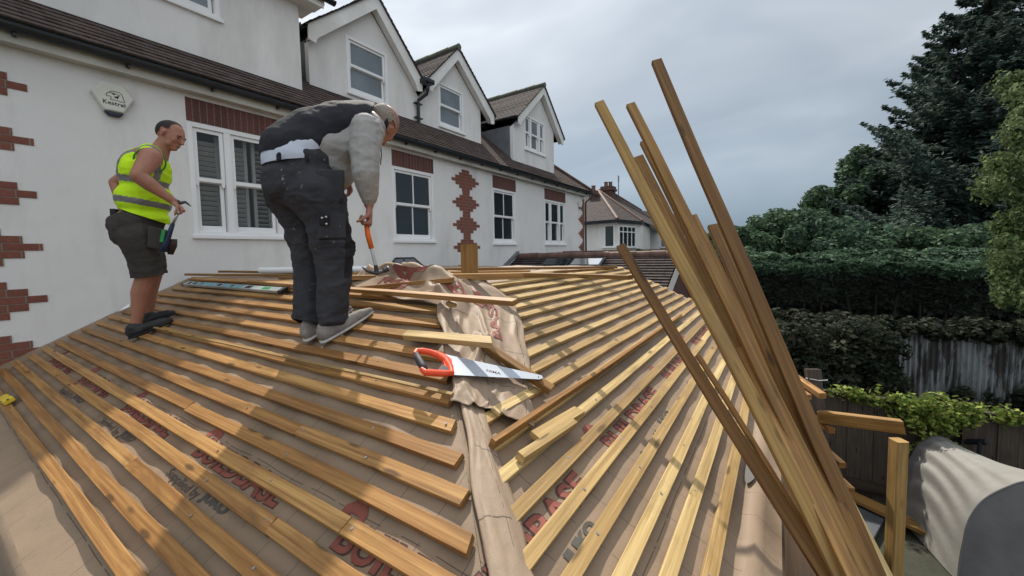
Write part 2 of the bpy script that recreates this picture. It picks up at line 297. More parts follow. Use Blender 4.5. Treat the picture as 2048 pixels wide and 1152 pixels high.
# ------------------------------------------------------------------ mesh helpers
WL = {}
def wl(o): return WL.get(o.name, V((0, 0, 0))) if o else V((0, 0, 0))
class MB:
    def __init__(s): s.v = []; s.f = []; s.uv = []; s.mi = []; s.cur = 0
    def add(s, vs, fs, uvs=None):
        b = len(s.v); s.v += [V(p) for p in vs]
        for k, f in enumerate(fs):
            s.f.append([b+i for i in f]); s.mi.append(s.cur)
            if uvs: s.uv.append(uvs[k])
            else:
                P = [V(vs[i]) for i in f]; n = (P[1]-P[0]).cross(P[2]-P[0]); a = [abs(c) for c in n]; k_ = a.index(max(a))
                s.uv.append([(p.y, p.z) if k_ == 0 else ((p.x, p.z) if k_ == 1 else (p.x, p.y)) for p in P])
        return s
    def obox(s, c, ax, ay, az):
        c, ax, ay, az = V(c), V(ax), V(ay), V(az)
        vs = [c+ax*i+ay*j+az*k for i in (-1, 1) for j in (-1, 1) for k in (-1, 1)]
        return s.add(vs, [(0, 1, 3, 2), (4, 6, 7, 5), (0, 4, 5, 1), (2, 3, 7, 6), (0, 2, 6, 4), (1, 5, 7, 3)])
    def box(s, p, q):
        p, q = V(p), V(q); c = (p+q)/2; h = (q-p)/2
        return s.obox(c, (abs(h.x), 0, 0), (0, abs(h.y), 0), (0, 0, abs(h.z)))
    def prism(s, poly, d):
        """closed polygon (3-D points, coplanar) pushed along d"""
        P = [V(p) for p in poly]; d = V(d); n = len(P)
        fs = [tuple(range(n))[::-1], tuple(range(n, 2*n))]+[(i, (i+1) % n, n+(i+1) % n, n+i) for i in range(n)]
        return s.add(P+[p+d for p in P], fs)
    def grid(s, rows, uvscale=None):
        nr, nc = len(rows), len(rows[0]); vs = [V(p) for r_ in rows for p in r_]
        fs = []; uvs = []
        us = [0]
        for j in range(1, nc): us.append(us[-1]+(V(rows[0][j])-V(rows[0][j-1])).length)
        vv = [0]
        for i in range(1, nr): vv.append(vv[-1]+(V(rows[i][0])-V(rows[i-1][0])).length)
        for i in range(nr-1):
            for j in range(nc-1):
                fs.append((i*nc+j, i*nc+j+1, (i+1)*nc+j+1, (i+1)*nc+j)); uvs.append([(us[j], vv[i]), (us[j+1], vv[i]), (us[j+1], vv[i+1]), (us[j], vv[i+1])])
        return s.add(vs, fs, uvs)
    def tube(s, pts, r, n=10, cap=True):
        pts = [V(p) for p in pts]; rs = r if isinstance(r, (list, tuple)) else [r]*len(pts); rings = []
        ref = None; L = 0; us = []
        for i, p in enumerate(pts):
            t = (pts[min(i+1, len(pts)-1)]-pts[max(i-1, 0)]).normalized()
            if ref is None: ref = t.orthogonal().normalized()
            a = (ref-t*ref.dot(t)).normalized(); ref = a; b = t.cross(a)
            rings.append([p+(a*math.cos(2*math.pi*k/n)+b*math.sin(2*math.pi*k/n))*rs[i] for k in range(n)])
            if i: L += (p-pts[i-1]).length
            us.append(L)
        vs = [q for g in rings for q in g]; fs = []; uvs = []
        for i in range(len(pts)-1):
            for k in range(n):
                k2 = (k+1) % n; fs.append((i*n+k, i*n+k2, (i+1)*n+k2, (i+1)*n+k)); c = 2*math.pi*rs[i]/n
                uvs.append([(us[i], k*c), (us[i], (k+1)*c), (us[i+1], (k+1)*c), (us[i+1], k*c)])
        if cap:
            fs.append(tuple(range(n))[::-1]); uvs.append([(0, 0)]*n)
            m = (len(pts)-1)*n; fs.append(tuple(range(m, m+n))); uvs.append([(0, 0)]*n)
        return s.add(vs, fs, uvs)
    def beam(s, p, q, w, h, up=(0, 0, 1), wob=.0, nseg=1, ch=.0, cutp=0, cutq=0):
        """sawn timber from p to q: width w across, thickness h along up, small arris chamfers, optional mitred ends"""
        p, q = V(p), V(q); t = (q-p).normalized(); up = V(up); side = t.cross(up).normalized(); u = side.cross(t).normalized()
        c = ch or min(w, h)*.07; a, b = w/2, h/2
        prof = [(-a+c, -b), (a-c, -b), (a, -b+c), (a, b-c), (a-c, b), (-a+c, b), (-a, b-c), (-a, -b+c)]
        L = (q-p).length; vs = []; fs = []; uvs = []; n = 8; sx = random.uniform(0, 50)
        per = [0]
        for i in range(n): per.append(per[-1]+math.dist(prof[i], prof[(i+1) % n]))
        for i in range(nseg+1):
            k = i/nseg; wx = wob*noise.noise(V((sx+k*L*.9, 3, 1))); wy = wob*noise.noise(V((sx+k*L*.9, 9, 5)))
            for (x, y) in prof:
                e = (cutp*x if i == 0 else 0)+(cutq*x if i == nseg else 0)
                vs.append(p+t*(L*k+e)+side*(x+wx)+u*(y+wy*.6))
        for i in range(nseg):
            for k in range(n):
                k2 = (k+1) % n; fs.append((i*n+k, i*n+k2, (i+1)*n+k2, (i+1)*n+k)); x0, x1 = sx+L*i/nseg, sx+L*(i+1)/nseg
                uvs.append([(x0, per[k]), (x0, per[k+1]), (x1, per[k+1]), (x1, per[k])])
        for r0, rev in ((0, True), (nseg*n, False)):
            f = tuple(range(r0, r0+n)); f = f[::-1] if rev else f; fs.append(f)
            uvs.append([(prof[i-r0][0], prof[i-r0][1]) for i in f])
        return s.add(vs, fs, uvs)
    def sphere(s, c, r, n=10, m=7, basis=None):
        c = V(c); r = r if hasattr(r, '__len__') else (r, r, r); X, Y, Z = basis or (V((1, 0, 0)), V((0, 1, 0)), V((0, 0, 1)))
        vs = [c+Z*r[2]]
        for i in range(1, m):
            th = math.pi*i/m
            for k in range(n):
                ph = 2*math.pi*k/n
                vs.append(c+X*(r[0]*math.sin(th)*math.cos(ph))+Y*(r[1]*math.sin(th)*math.sin(ph))+Z*(r[2]*math.cos(th)))
        vs.append(c-Z*r[2]); fs = []
        for k in range(n): fs.append((0, 1+k, 1+(k+1) % n)); b = 1+(m-2)*n; fs.append((len(vs)-1, b+(k+1) % n, b+k))
        for i in range(m-2):
            for k in range(n): a = 1+i*n; fs.append((a+k, a+n+k, a+n+(k+1) % n, a+(k+1) % n))
        return s.add(vs, fs)
    def build(s, name, mat, parent=None, smooth=False, label=None, bevel=0, solid=0, raw=False):
        off = wl(parent); me = bpy.data.meshes.new(name)
        me.from_pydata([p-off for p in s.v], [], s.f)
        ul = me.uv_layers.new(name='UVMap'); fl = [c for u in s.uv for c in u]
        ul.data.foreach_set('uv', [x for c in fl for x in c])
        for m_ in (mat if isinstance(mat, (list, tuple)) else [mat]): me.materials.append(M[m_] if isinstance(m_, str) else m_)
        me.polygons.foreach_set('material_index', s.mi)
        if smooth: me.polygons.foreach_set('use_smooth', [True]*len(me.polygons))
        if not raw:
            bm_ = bmesh.new(); bm_.from_mesh(me); bmesh.ops.recalc_face_normals(bm_, faces=bm_.faces[:]); bm_.to_mesh(me); bm_.free()
        me.update(); o = bpy.data.objects.new(name, me); COL.objects.link(o)
        if parent: o.parent = parent
        WL[o.name] = off.copy()
        if bevel: b = o.modifiers.new('bevel', 'BEVEL'); b.width = bevel; b.segments = 2; b.limit_method = 'ANGLE'
        if solid: b = o.modifiers.new('solid', 'SOLIDIFY'); b.thickness = solid; b.offset = 0
        if label: o['label'] = label
        return o
def tag(o, label, cat, group=None, kind=None):
    if label: o['label'] = label
    if cat: o['category'] = cat
    if group: o['group'] = group
    if kind: o['kind'] = kind
    return o
def thing(name, loc, label, cat, group=None):
    o = bpy.data.objects.new(name, None); o.empty_display_size = .1; COL.objects.link(o); o.location = loc; WL[o.name] = V(loc)
    return tag(o, label, cat, group)
def struct(o): o['kind'] = 'structure'; return o
GZ = -3.5
D = 5.9
# ================================================================== the white house
house = thing('house', (6.5, 6.5, GZ), 'long white rendered house with brick quoins, tiled roof and three gabled dormers', 'house')
def wall_holes(mb, x0, x1, z0, z1, ya, yb, holes):
    xs = sorted({x0, x1, *[h[0] for h in holes], *[h[1] for h in holes]})
    for a, b in zip(xs, xs[1:]):
        zs = [(z0, z1)]
        for h in holes:
            if h[0] <= a+1e-6 and h[1] >= b-1e-6: zs = [(z0, h[2]), (h[3], z1)]
        for c, d in zs: mb.box((a, ya, c), (b, yb, d))
WINS = [(1.96, 3.42, .30, 1.655, [.36, .60, .36], 0, 'glass_clear'), (5.01, 6.07, .28, 1.64, [1], 1, 'glass_dark'),
        (8.11, 9.16, .25, 1.62, [1], 1, 'glass_dark'), (10.77, 12.19, .25, 1.60, [.36, .60, .36], 0, 'glass_dark')]
m = MB(); wall_holes(m, -6, 13.75, GZ, 2.13, D, D+.3, [(a, b, c, d) for a, b, c, d, *_ in WINS])
m.box((13.45, D+.3, GZ), (13.75, 11, 2.13)); m.build('wall', 'render', house)
UW = (1.1, 2.49, 3.13, 3.78)
m = MB(); wall_holes(m, -6, 3.55, 2.3, 3.86, 6.15, 6.4, [UW]); m.box((3.3, 6.4, 2.2), (3.55, 9.0, 3.86))
m.prism([(3.55, 6.15, 3.86), (3.55, 9.4, 3.86), (3.55, 9.4, 6.45)], (-.25, 0, 0)); m.build('upper_wall', 'render', house)
def window(x0, x1, z0, z1, Y, lights, bars, glass, parent, name='window', sill=True, shut=False, sub=True):
    """sash window: outer frame as the part; sashes, panes, sill as its sub-parts (or all parts of a dormer)"""
    fw = .055; m = MB(); yb = Y+.09
    m.box((x0, Y-.012, z0), (x0+fw, yb, z1)); m.box((x1-fw, Y-.012, z0), (x1, yb, z1))
    m.box((x0+fw, Y-.012, z1-fw), (x1-fw, yb, z1)); m.box((x0+fw, Y-.012, z0), (x1-fw, yb, z0+fw*.8))
    tot = sum(lights); x = x0+fw; spans = []; mul = .075; W = (x1-x0-2*fw-mul*(len(lights)-1))
    for i, l in enumerate(lights):
        spans.append((x, x+W*l/tot)); x += W*l/tot
        if i < len(lights)-1: m.box((x, Y-.009, z0+fw*.8), (x+mul, yb, z1-fw)); x += mul
    f = m.build(name, 'upvc', parent, bevel=.004); par = f if sub else parent
    zm = (z0+z1)/2
    for a, b in spans:
        t = MB(); s_ = .042
        t.box((a+.004, Y+.012, zm-.02), (a+.004+s_, Y+.045, z1-fw-.003)); t.box((b-.004-s_, Y+.012, zm-.02), (b-.004, Y+.045, z1-fw-.003))
        t.box((a+.004+s_, Y+.012, z1-fw-.003-s_), (b-.004-s_, Y+.045, z1-fw-.003)); t.box((a+.004+s_, Y+.012, zm-.02), (b-.004-s_, Y+.045, zm+.03))
        for xx in (a+.004, b-.004-s_):     # sash horns
            t.prism([(xx, Y+.013, zm-.02), (xx+s_, Y+.013, zm-.02), (xx+s_*.75, Y+.013, zm-.075), (xx+s_*.2, Y+.013, zm-.075)], (0, .03, 0))
        for k in range(bars):
            xc = a+(b-a)*(k+1)/(bars+1); t.box((xc-.012, Y+.014, zm+.03), (xc+.012, Y+.044, z1-fw-.003-s_))
        t.build('sash', 'upvc', par, bevel=.002)
        t = MB()
        t.box((a+.012, Y+.05, z0+fw*.8), (a+.012+s_, Y+.083, zm+.012)); t.box((b-.012-s_, Y+.05, z0+fw*.8), (b-.012, Y+.083, zm+.012))
        t.box((a+.012+s_, Y+.05, z0+fw*.8), (b-.012-s_, Y+.083, z0+fw*.8+.075)); t.box((a+.012+s_, Y+.05, zm-.03), (b-.012-s_, Y+.083, zm+.012))
        for k in range(bars):
            xc = a+(b-a)*(k+1)/(bars+1); t.box((xc-.012, Y+.052, z0+.11), (xc+.012, Y+.082, zm-.03))
        t.build('sash', 'upvc', par, bevel=.002)
        for (za, zb, y) in ((zm+.02, z1-fw-.03, Y+.028), (z0+fw*.8+.05, zm-.01, Y+.066)):
            MB().box((a+.03, y, za), (b-.03, y+.006, zb)).build('pane', glass, par)
        if shut:
            t = MB(); y = Y+.15; n = int((z1-z0-.2)/.062)
            for (sa, sb) in ([(a+.01, b-.01)] if b-a < .45 else [(a+.01, (a+b)/2-.03), ((a+b)/2+.03, b-.01)]):
                for xx in (sa, sb-.04): t.box((xx, y-.015, z0+.06), (xx+.04, y+.015, z1-.06))
                for k in range(n):
                    zc = z0+.10+k*.062; ang = .5 if (sa > a+.3) else .95
                    t.obox(((sa+sb)/2, y, zc), ((sb-sa)/2-.04, 0, 0), (0, .028*math.cos(ang), -.028*math.sin(ang)), (0, .003*math.sin(ang), .003*math.cos(ang)))
            t.build('shutter', 'trim', par)
    if sill: MB().box((x0-.02, Y-.05, z0-.045), (x1+.02, Y+.02, z0)).build('sill', 'upvc', par, bevel=.004)
    MB().box((x0+.01, Y+.24 if shut else Y+.1, z0+.01), (x1-.01, Y+.26 if shut else Y+.12, z1-.01)).build('dark_backing', 'interior', par)  # dark sheet standing in for the unlit room behind the panes
    return f
for i, (a, b, c, d, li, ba, g) in enumerate(WINS): window(a, b, c, d, D+.01, li, ba, g, house, shut=(i == 0))
window(*UW[:2], UW[2], UW[3], 6.16, [1, 1], 0, 'glass_sky', house)
for a, b in ((1.96, 3.42), (5.02, 6.08), (8.13, 9.18), (10.78, 12.21)):
    z0 = [w_ for w_ in WINS if abs(w_[0]-a) < .1][0][3]+.006
    MB().box((a, D-.005, z0), (b, D+.1, 1.935)).build('lintel', 'brick_solid', house)
QW = [.26, .46, .70, .94, .70, .46, .26]
def quoin(xc, side=0, ztop=1.92):
    m = MB(); rh = .0707
    for k in range(-4, 40):
        zc = 1.635-rh*k
        if zc+rh/2 > ztop or zc < -1.6: continue
        wv = QW[(k+3) % 7]+random.uniform(-.012, .012); x0, x1 = (xc-wv/2, xc+wv/2)
        if side: x0, x1 = xc-wv*.55, xc+.004
        y = D-.006-random.random()*.001
        z0, z1 = zc-rh/2+.0025, zc+rh/2-.0025
        vs = [(x0, y, z0), (x1, y, z0), (x1, y, z1), (x0, y, z1), (x0, D+.01, z0), (x1, D+.01, z0), (x1, D+.01, z1), (x0, D+.01, z1)]
        # place the brick joints: running bond, each course centred on a brick or on a joint
        ph = (.5 if k % 2 else 0)
        def u(x): return (x-xc)+ph*.225+50*.225
        vv = 20*.075+.0375
        m.add(vs, [(0, 1, 2, 3), (4, 7, 6, 5), (0, 4, 5, 1), (3, 2, 6, 7), (0, 3, 7, 4), (1, 5, 6, 2)],
              [[(u(x0), vv-.034), (u(x1), vv-.034), (u(x1), vv+.034), (u(x0), vv+.034)]]+[[(0, vv)]*4]*5)
    m.build('brick_quoin', 'brick', house)
quoin(.275); quoin(7.1); quoin(13.75, 1)
m = MB()    # mortar courses showing between the quoin bricks
for xc, sd_ in ((.275, 0), (7.1, 0), (13.75, 1)):
    for k in range(-4, 40):
        zc = 1.635-.0707*k-.0353
        if zc > 1.9 or zc < -1.6: continue
        wv = min(QW[(k+3) % 7], QW[(k+4) % 7])
        x0, x1 = (xc-wv/2, xc+wv/2) if not sd_ else (xc-wv*.55, xc)
        m.box((x0, D-.004, zc-.004), (x1, D+.01, zc+.004))
m.build('mortar', plain('grey mortar', (.25, .22, .18), .9), house)
# eaves
MB().box((-6, 5.79, 1.98), (13.9, D-.002, 2.0)).build('soffit', 'trim_old', house)
MB().box((-6, 5.765, 1.975), (13.92, 5.788, 2.15)).build('fascia', 'trim_old', house, bevel=.004)
def gutter(mb, p, q, r=.06):
    p, q = V(p), V(q); t = (q-p).normalized(); s_ = t.cross(V((0, 0, 1))).normalized(); pr = []
    for k in range(9):
        a = math.pi*k/8; pr.append((math.cos(a)*r, -math.sin(a)*r))
    pr2 = [(x*.9, y*.9) for x, y in pr][::-1]; P = pr+pr2; n = len(P)
    vs = [o+s_*x+V((0, 0, y)) for o in (p, q) for x, y in P]
    mb.add(vs, [(i, (i+1) % n, n+(i+1) % n, n+i) for i in range(n)]+[tuple(range(n))[::-1], tuple(range(n, 2*n))])
m = MB(); gutter(m, (-6, 5.698, 2.115), (14.05, 5.698, 2.115), .062); m.build('gutter', 'gutter', house)
for k in range(20):
    x = -.1+.76*k; MB().box((x, 5.70, 2.03), (x+.025, 5.764, 2.075)).build('gutter_bracket', 'gutter', house)
m = MB(); m.tube([(14.0, 5.7, 2.06), (13.98, 5.72, 1.95), (13.86, 5.84, 1.83), (13.80, 5.86, 1.75), (13.80, 5.86, GZ)], .034, 8); m.build('downpipe', 'gutter', house, smooth=True)
T = .84
def tiles(mb, P0, U, Vd, L, uf, g=.1, th=.014):
    P0, U, Vd = V(P0), V(U).normalized(), V(Vd).normalized(); N = U.cross(Vd).normalized()
    if N.z < 0: N = -N
    n = int(L/g)
    for i in range(n):
        v0, v1 = i*g, min(L, (i+1)*g+.004); a0, b0 = uf(v0); a1, b1 = uf(v1)
        if b0-a0 < .02: continue
        seg = max(1, int((b0-a0)/1.2)); lo = []; hi = []; base = []
        for k in range(seg+1):
            j = random.uniform(-.003, .004); ua = a0+(b0-a0)*k/seg; ub = a1+(b1-a1)*k/seg
            lo.append(P0+U*ua+Vd*v0+N*(th+j)); hi.append(P0+U*ub+Vd*v1+N*.001); base.append(P0+U*ua+Vd*(v0+.001)-N*.004)
        for k in range(seg):
            uu = [a0+(b0-a0)*k/seg, a0+(b0-a0)*(k+1)/seg]
            mb.add([lo[k], lo[k+1], hi[k+1], hi[k]], [(0, 1, 2, 3)], [[(uu[0], v0+.005), (uu[1], v0+.005), (uu[1], v1), (uu[0], v1)]])
            mb.add([base[k], base[k+1], lo[k+1], lo[k]], [(0, 1, 2, 3)], [[(uu[0], v0+.004), (uu[1], v0+.004), (uu[1], v0+.01), (uu[0], v0+.01)]])
RV = V((0, 1, T)).normalized(); k_ = RV.y
m = MB(); L = (8.9-5.67)/k_
tiles(m, (0, 5.67, 2.155), (1, 0, 0), RV, L, lambda v: (-6, 13.98-max(0, v*k_)))
tiles(m, (13.98, 5.67, 2.155), (0, 1, 0), (-1, 0, T), L, lambda v: (v*k_, 9))
rf = m.build('roof', 'tile', house)
m = MB(); m.tube([(13.98, 5.67, 2.20), (10.75, 8.9, 2.20+3.23*T)], .055, 8); m.tube([(10.75, 8.9, 4.9), (-6, 8.9, 4.9)], .06, 8); m.build('ridge', 'ridge', house, smooth=True)
# upper block roof over the left part, with boxed eaves and gable verge
m = MB(); tiles(m, (0, 5.86, 3.99), (1, 0, 0), RV, 4.2, lambda v: (-6, 3.93)); m.build('upper_roof', 'tile_old', house)
m = MB(); m.box((-6, 5.93, 3.83), (3.80, 6.148, 3.85)); m.box((-6, 5.905, 3.825), (3.82, 5.928, 3.99)); m.box((3.553, 5.93, 3.853), (3.80, 6.5, 3.985)); m.build('upper_soffit', 'trim', house, bevel=.004)
m = MB(); m.prism([(3.80, 5.9, 3.86), (3.80, 9.5, 3.86+3.6*T), (3.80, 9.5, 3.99+3.6*T), (3.80, 5.9, 3.99)], (.03, 0, 0)); m.prism([(3.56, 6.0, 3.92), (3.56, 9.5, 3.92+3.5*T), (3.56, 9.5, 3.95+3.5*T), (3.56, 6.0, 3.95)], (.23, 0, 0)); m.build('verge_board', 'trim', house)
m = MB(); gutter(m, (-6, 5.85, 3.965), (3.97, 5.85, 3.965), .058); m.build('upper_gutter', 'gutter', house)
def dormer(xl, xr, Y, zb, xa, za, bl, br, bw, win, lights, tile, shade_left=True):
    """front wall pentagon as the part; barge boards, roof, cheeks, window as sub-parts. bl/br: outer lower ends of the rake"""
    sl = (za-bl[1])/(xa-bl[0]); sr_ = (za-br[1])/(br[0]-xa)
    ztl = za-bw-sl*(xa-xl); ztr = za-bw-sr_*(xr-xa); wx0, wx1, wz0, wz1 = win
    m = MB(); yb = Y+.1
    m.prism([(xl, Y, zb), (xl, Y, ztl), (wx0, Y, za-bw-sl*(xa-wx0)), (wx0, Y, zb)], (0, .1, 0))
    m.prism([(wx1, Y, zb), (wx1, Y, za-bw-sr_*(wx1-xa)), (xr, Y, ztr), (xr, Y, zb)], (0, .1, 0))
    m.box((wx0, Y, zb), (wx1, yb, wz0)); m.prism([(wx0, Y, wz1), (wx0, Y, za-bw-sl*(xa-wx0)), (xa, Y, za-bw), (wx1, Y, za-bw-sr_*(wx1-xa)), (wx1, Y, wz1)], (0, .1, 0))
    d = m.build('dormer', 'render', house)
    m = MB(); yc = Y+3.2
    m.prism([(xl+.002, Y+.101, zb-.1), (xl+.002, yc, zb-.1), (xl+.002, yc, ztl+.05), (xl+.002, Y+.101, ztl+.05)], (.04, 0, 0))
    m.build('cheek', 'lead', d); m = MB()
    m.prism([(xr-.002, Y+.101, zb-.1), (xr-.002, yc, zb-.1), (xr-.002, yc, ztr+.05), (xr-.002, Y+.101, ztr+.05)], (-.04, 0, 0))
    m.build('cheek', 'lead', d)
    yf = Y-.17
    m = MB(); m.prism([(xa, yf, za), (bl[0], yf, bl[1]), (bl[0], yf, bl[1]-bw*.9), (bl[0]+.12, yf, bl[1]-bw*1.0), (bl[0]+.16, yf, bl[1]-bw*1.0+.10+.0), (xa, yf, za-bw)], (0, .03, 0))
    m.prism([(xa, yf+.0005, za), (br[0], yf+.0005, br[1]), (br[0], yf+.0005, br[1]-bw*.9), (br[0]-.12, yf+.0005, br[1]-bw), (br[0]-.16, yf+.0005, br[1]-bw+.10), (xa, yf+.0005, za-bw)], (0, .03, 0))
    m.build('barge_board', 'trim', d, bevel=.003)
    m = MB()   # soffit under the verge
    m.prism([(xa, yf+.031, za-bw+.03), (bl[0]+.05, yf+.031, bl[1]-bw*.9+.03), (bl[0]+.05, yf+.031, bl[1]-bw*.9+.045), (xa, yf+.031, za-bw+.05)], (0, .138, 0))
    m.prism([(xa, yf+.032, za-bw+.03), (br[0]-.05, yf+.032, br[1]-bw*.9+.03), (br[0]-.05, yf+.032, br[1]-bw*.9+.045), (xa, yf+.032, za-bw+.05)], (0, .137, 0))
    m.build('verge_soffit', 'trim', d)
    m = MB(); L1 = math.hypot(xa-bl[0]+.05, sl*(xa-bl[0]+.05)); vl = V((1, 0, sl)).normalized(); vr = V((-1, 0, sr_)).normalized()
    tiles(m, (bl[0]-.05, yf-.035, bl[1]-.05*sl+.012), (0, 1, 0), vl, L1, lambda v: (0, 3.3))
    L2 = math.hypot(br[0]+.05-xa, sr_*(br[0]+.05-xa))
    tiles(m, (br[0]+.05, yf-.035, br[1]-.05*sr_+.012), (0, 1, 0), vr, L2, lambda v: (0, 3.3))
    m.prism([(xa, yf-.034, za+.008), (bl[0]-.05, yf-.034, bl[1]-.05*sl+.008), (bl[0]-.05, yf-.034, bl[1]-.05*sl-.012), (xa, yf-.034, za-.012)], (0, .04, 0))
    m.prism([(xa, yf-.0335, za+.008), (br[0]+.05, yf-.0335, br[1]-.05*sr_+.008), (br[0]+.05, yf-.0335, br[1]-.05*sr_-.012), (xa, yf-.0335, za-.012)], (0, .04, 0))
    m.build('dormer_roof', tile, d)
    m = MB()
    for k in range(10): y0 = yf-.04+.33*k; m.tube([(xa, y0, za+.015+.006*(k % 2)), (xa, y0+.325, za+.015+.006*(k % 2))], [.075, .07], 10)
    m.build('ridge', 'ridge_green' , d, smooth=False)
    m = MB(); gutter(m, (bl[0]-.06, yf+.02, bl[1]-.03), (bl[0]-.06, Y+2.2, bl[1]-.03), .055); gutter(m, (br[0]+.06, yf+.02, br[1]-.03), (br[0]+.06, Y+2.2, br[1]-.03), .055)
    m.build('gutter', 'gutter', d)
    window(wx0, wx1, wz0, wz1, Y+.005, lights, 0, 'glass_sky', d, name='window_frame', sub=False)
    return d
dormer(3.88, 6.30, 6.49, 2.5, 5.16, 4.87, (3.80, 3.74), (6.28, 3.69), .27, (4.59, 5.50, 2.96, 3.96), [1], 'tile_red')
dormer(6.305, 8.48, 6.49, 2.5, 7.465, 4.82, (6.46, 3.80), (8.86, 3.66), .27, (6.92, 7.80, 2.95, 3.93), [1], 'tile_red')
dormer(9.46, 11.88, 6.13, 2.3, 10.97, 5.02, (9.50, 3.76), (12.27, 3.76), .26, (10.07, 11.28, 3.0, 3.98), [.32, .55, .32], 'tile_red')
m = MB(); m.tube([(6.33, 6.20, 3.62), (6.33, 6.22, 3.50), (6.33, 6.26, 3.40), (6.24, 6.42, 3.28), (6.24, 6.43, 3.18), (6.24, 6.43, 2.72)], .035, 10)
for z in (2.9, 3.2): m.box((6.14, 6.40, z), (6.34, 6.47, z+.02))
m.build('downpipe', 'gutter', house, smooth=False)
m = MB(); m.box((6.20, 6.14, 3.60), (6.47, 6.34, 3.70)); m.build('hopper', 'gutter', house, bevel=.02)
# ------------------------------------------------------------------ burglar alarm boxes
def alarm(xc, zc, s_, full=True, label=''):
    a = thing('alarm_box', (xc, D, zc), label, 'alarm box')
    hexo = [(-.085, .155), (.085, .155), (.17, .03), (.075, -.14), (-.075, -.14), (-.17, .03)]
    def ring(k, y): return [V((xc+x*k*s_, y, zc+z*k*s_)) for x, z in hexo]
    P = [ring(1, D), ring(1, D-.045), ring(.93, D-.062)]; m = MB(); vs = [p for r_ in P for p in r_]; fs = [(12, 13, 14, 15, 16, 17)]
    for i in range(2):
        for k in range(6): fs.append((i*6+k, i*6+(k+1) % 6, (i+1)*6+(k+1) % 6, (i+1)*6+k))
    m.add(vs, fs); m.build('case', 'alarm', a, bevel=.008)
    m = MB(); m.prism([(xc+x*s_, D-.058, zc+z*s_) for x, z in [(-.078, -.143), (.078, -.143), (.045, -.185), (-.045, -.185)]], (0, .056, 0)); m.build('lens', 'alarm_lens', a, bevel=.01)
    return a
al = alarm(1.322, 1.71, 1.0, label='hexagonal cream alarm box with eagle head logo high on the white wall')
alarm(13.33, 1.70, 1.0, label='small white alarm box beside the far brick quoin')
def ribbon(mb, pts, wd, y, closed=False):
    P = [V(p) for p in pts]; n = len(P); L = []; Rr = []
    for i in range(n):
        a = P[i-1] if (i > 0 or closed) else P[i]; b = P[(i+1) % n] if (i < n-1 or closed) else P[i]
        t = (b-a).normalized(); nn = V((-t.y, t.x)); L.append(P[i]+nn*wd/2); Rr.append(P[i]-nn*wd/2)
    m_ = n if closed else n-1
    for i in range(m_):
        j = (i+1) % n
        mb.add([(q.x, y, q.y) for q in (L[i], L[j], Rr[j], Rr[i])], [(0, 1, 2, 3)])
m = MB()
def lg(x, y): return V((1.322+(x-560)/2700*1.02+.0, 1.72-(y-455)/2700*1.12-(x-560)/2700*-.16))
hd = [(415, 440), (412, 400), (440, 365), (480, 350), (500, 318), (560, 315), (640, 325), (690, 340), (730, 380), (755, 450), (770, 530), (790, 550), (760, 575), (720, 555), (690, 570), (650, 535), (610, 548), (570, 520), (545, 530), (480, 518), (505, 500), (505, 445), (450, 440)]
ribbon(m, [lg(*p) for p in hd], .0055, D-.0645, True)
ribbon(m, [lg(*p) for p in [(490, 350), (560, 365), (620, 385), (690, 405), (640, 440), (560, 455)]], .006, D-.0645)
m.add([(q.x, D-.0647, q.y) for q in [lg(*p) for p in [(560, 455), (620, 455), (680, 415), (640, 500)]]], [(0, 1, 2, 3)])
m.add([(q.x, D-.0647, q.y) for q in [lg(*p) for p in [(510, 350), (590, 375), (585, 405), (555, 400)]]], [(0, 1, 2, 3)])
m.build('logo', 'ink_black', al)
def text_mb(s, size, bold=0.0, frame=None, extrude=0):
    """text as flat mesh; frame(x, y) maps text plane to world"""
    c = bpy.data.curves.new('t', 'FONT'); c.body = s; c.size = size; c.offset = bold; c.resolution_u = 3
    o = bpy.data.objects.new('t', c); COL.objects.link(o); dg = bpy.context.evaluated_depsgraph_get(); dg.update()
    me = bpy.data.meshes.new_from_object(o.evaluated_get(dg)); bm = bmesh.new(); bm.from_mesh(me)
    xs = [v.co.x for v in bm.verts]; ys = [v.co.y for v in bm.verts]
    w_, x0 = max(xs)-min(xs), min(xs); y0 = min(ys) if s.isupper() else 0
    if frame:
        k = x0+.03
        while k < x0+w_: bmesh.ops.bisect_plane(bm, geom=bm.verts[:]+bm.edges[:]+bm.faces[:], plane_co=(k, 0, 0), plane_no=(1, 0, 0)); k += .03
        for yy in (.02, .04, .06): bmesh.ops.bisect_plane(bm, geom=bm.verts[:]+bm.edges[:]+bm.faces[:], plane_co=(0, y0+yy, 0), plane_no=(0, 1, 0))
    bm.verts.index_update(); mb = MB()
    mb.add([frame(v.co.x-x0, v.co.y-y0, w_) for v in bm.verts], [tuple(v.index for v in f.verts) for f in bm.faces])
    bm.free(); bpy.data.objects.remove(o); bpy.data.curves.remove(c); bpy.data.meshes.remove(me); return mb
text_mb('Kestrel', .062, .0006, lambda x, y, w_: V((1.322-.085+x*.172/w_, D-.0646, 1.635+y*.95-(x-w_/2)*.03))).build('lettering', 'ink_black', al)

# ================================================================== ground
GND = MB(); GND.grid([[(x, y, GZ) for x in (-60, 0, 60, 400)] for y in (-300, -60, 0, 60, 300)]); struct(GND.build('ground', 'ground'))
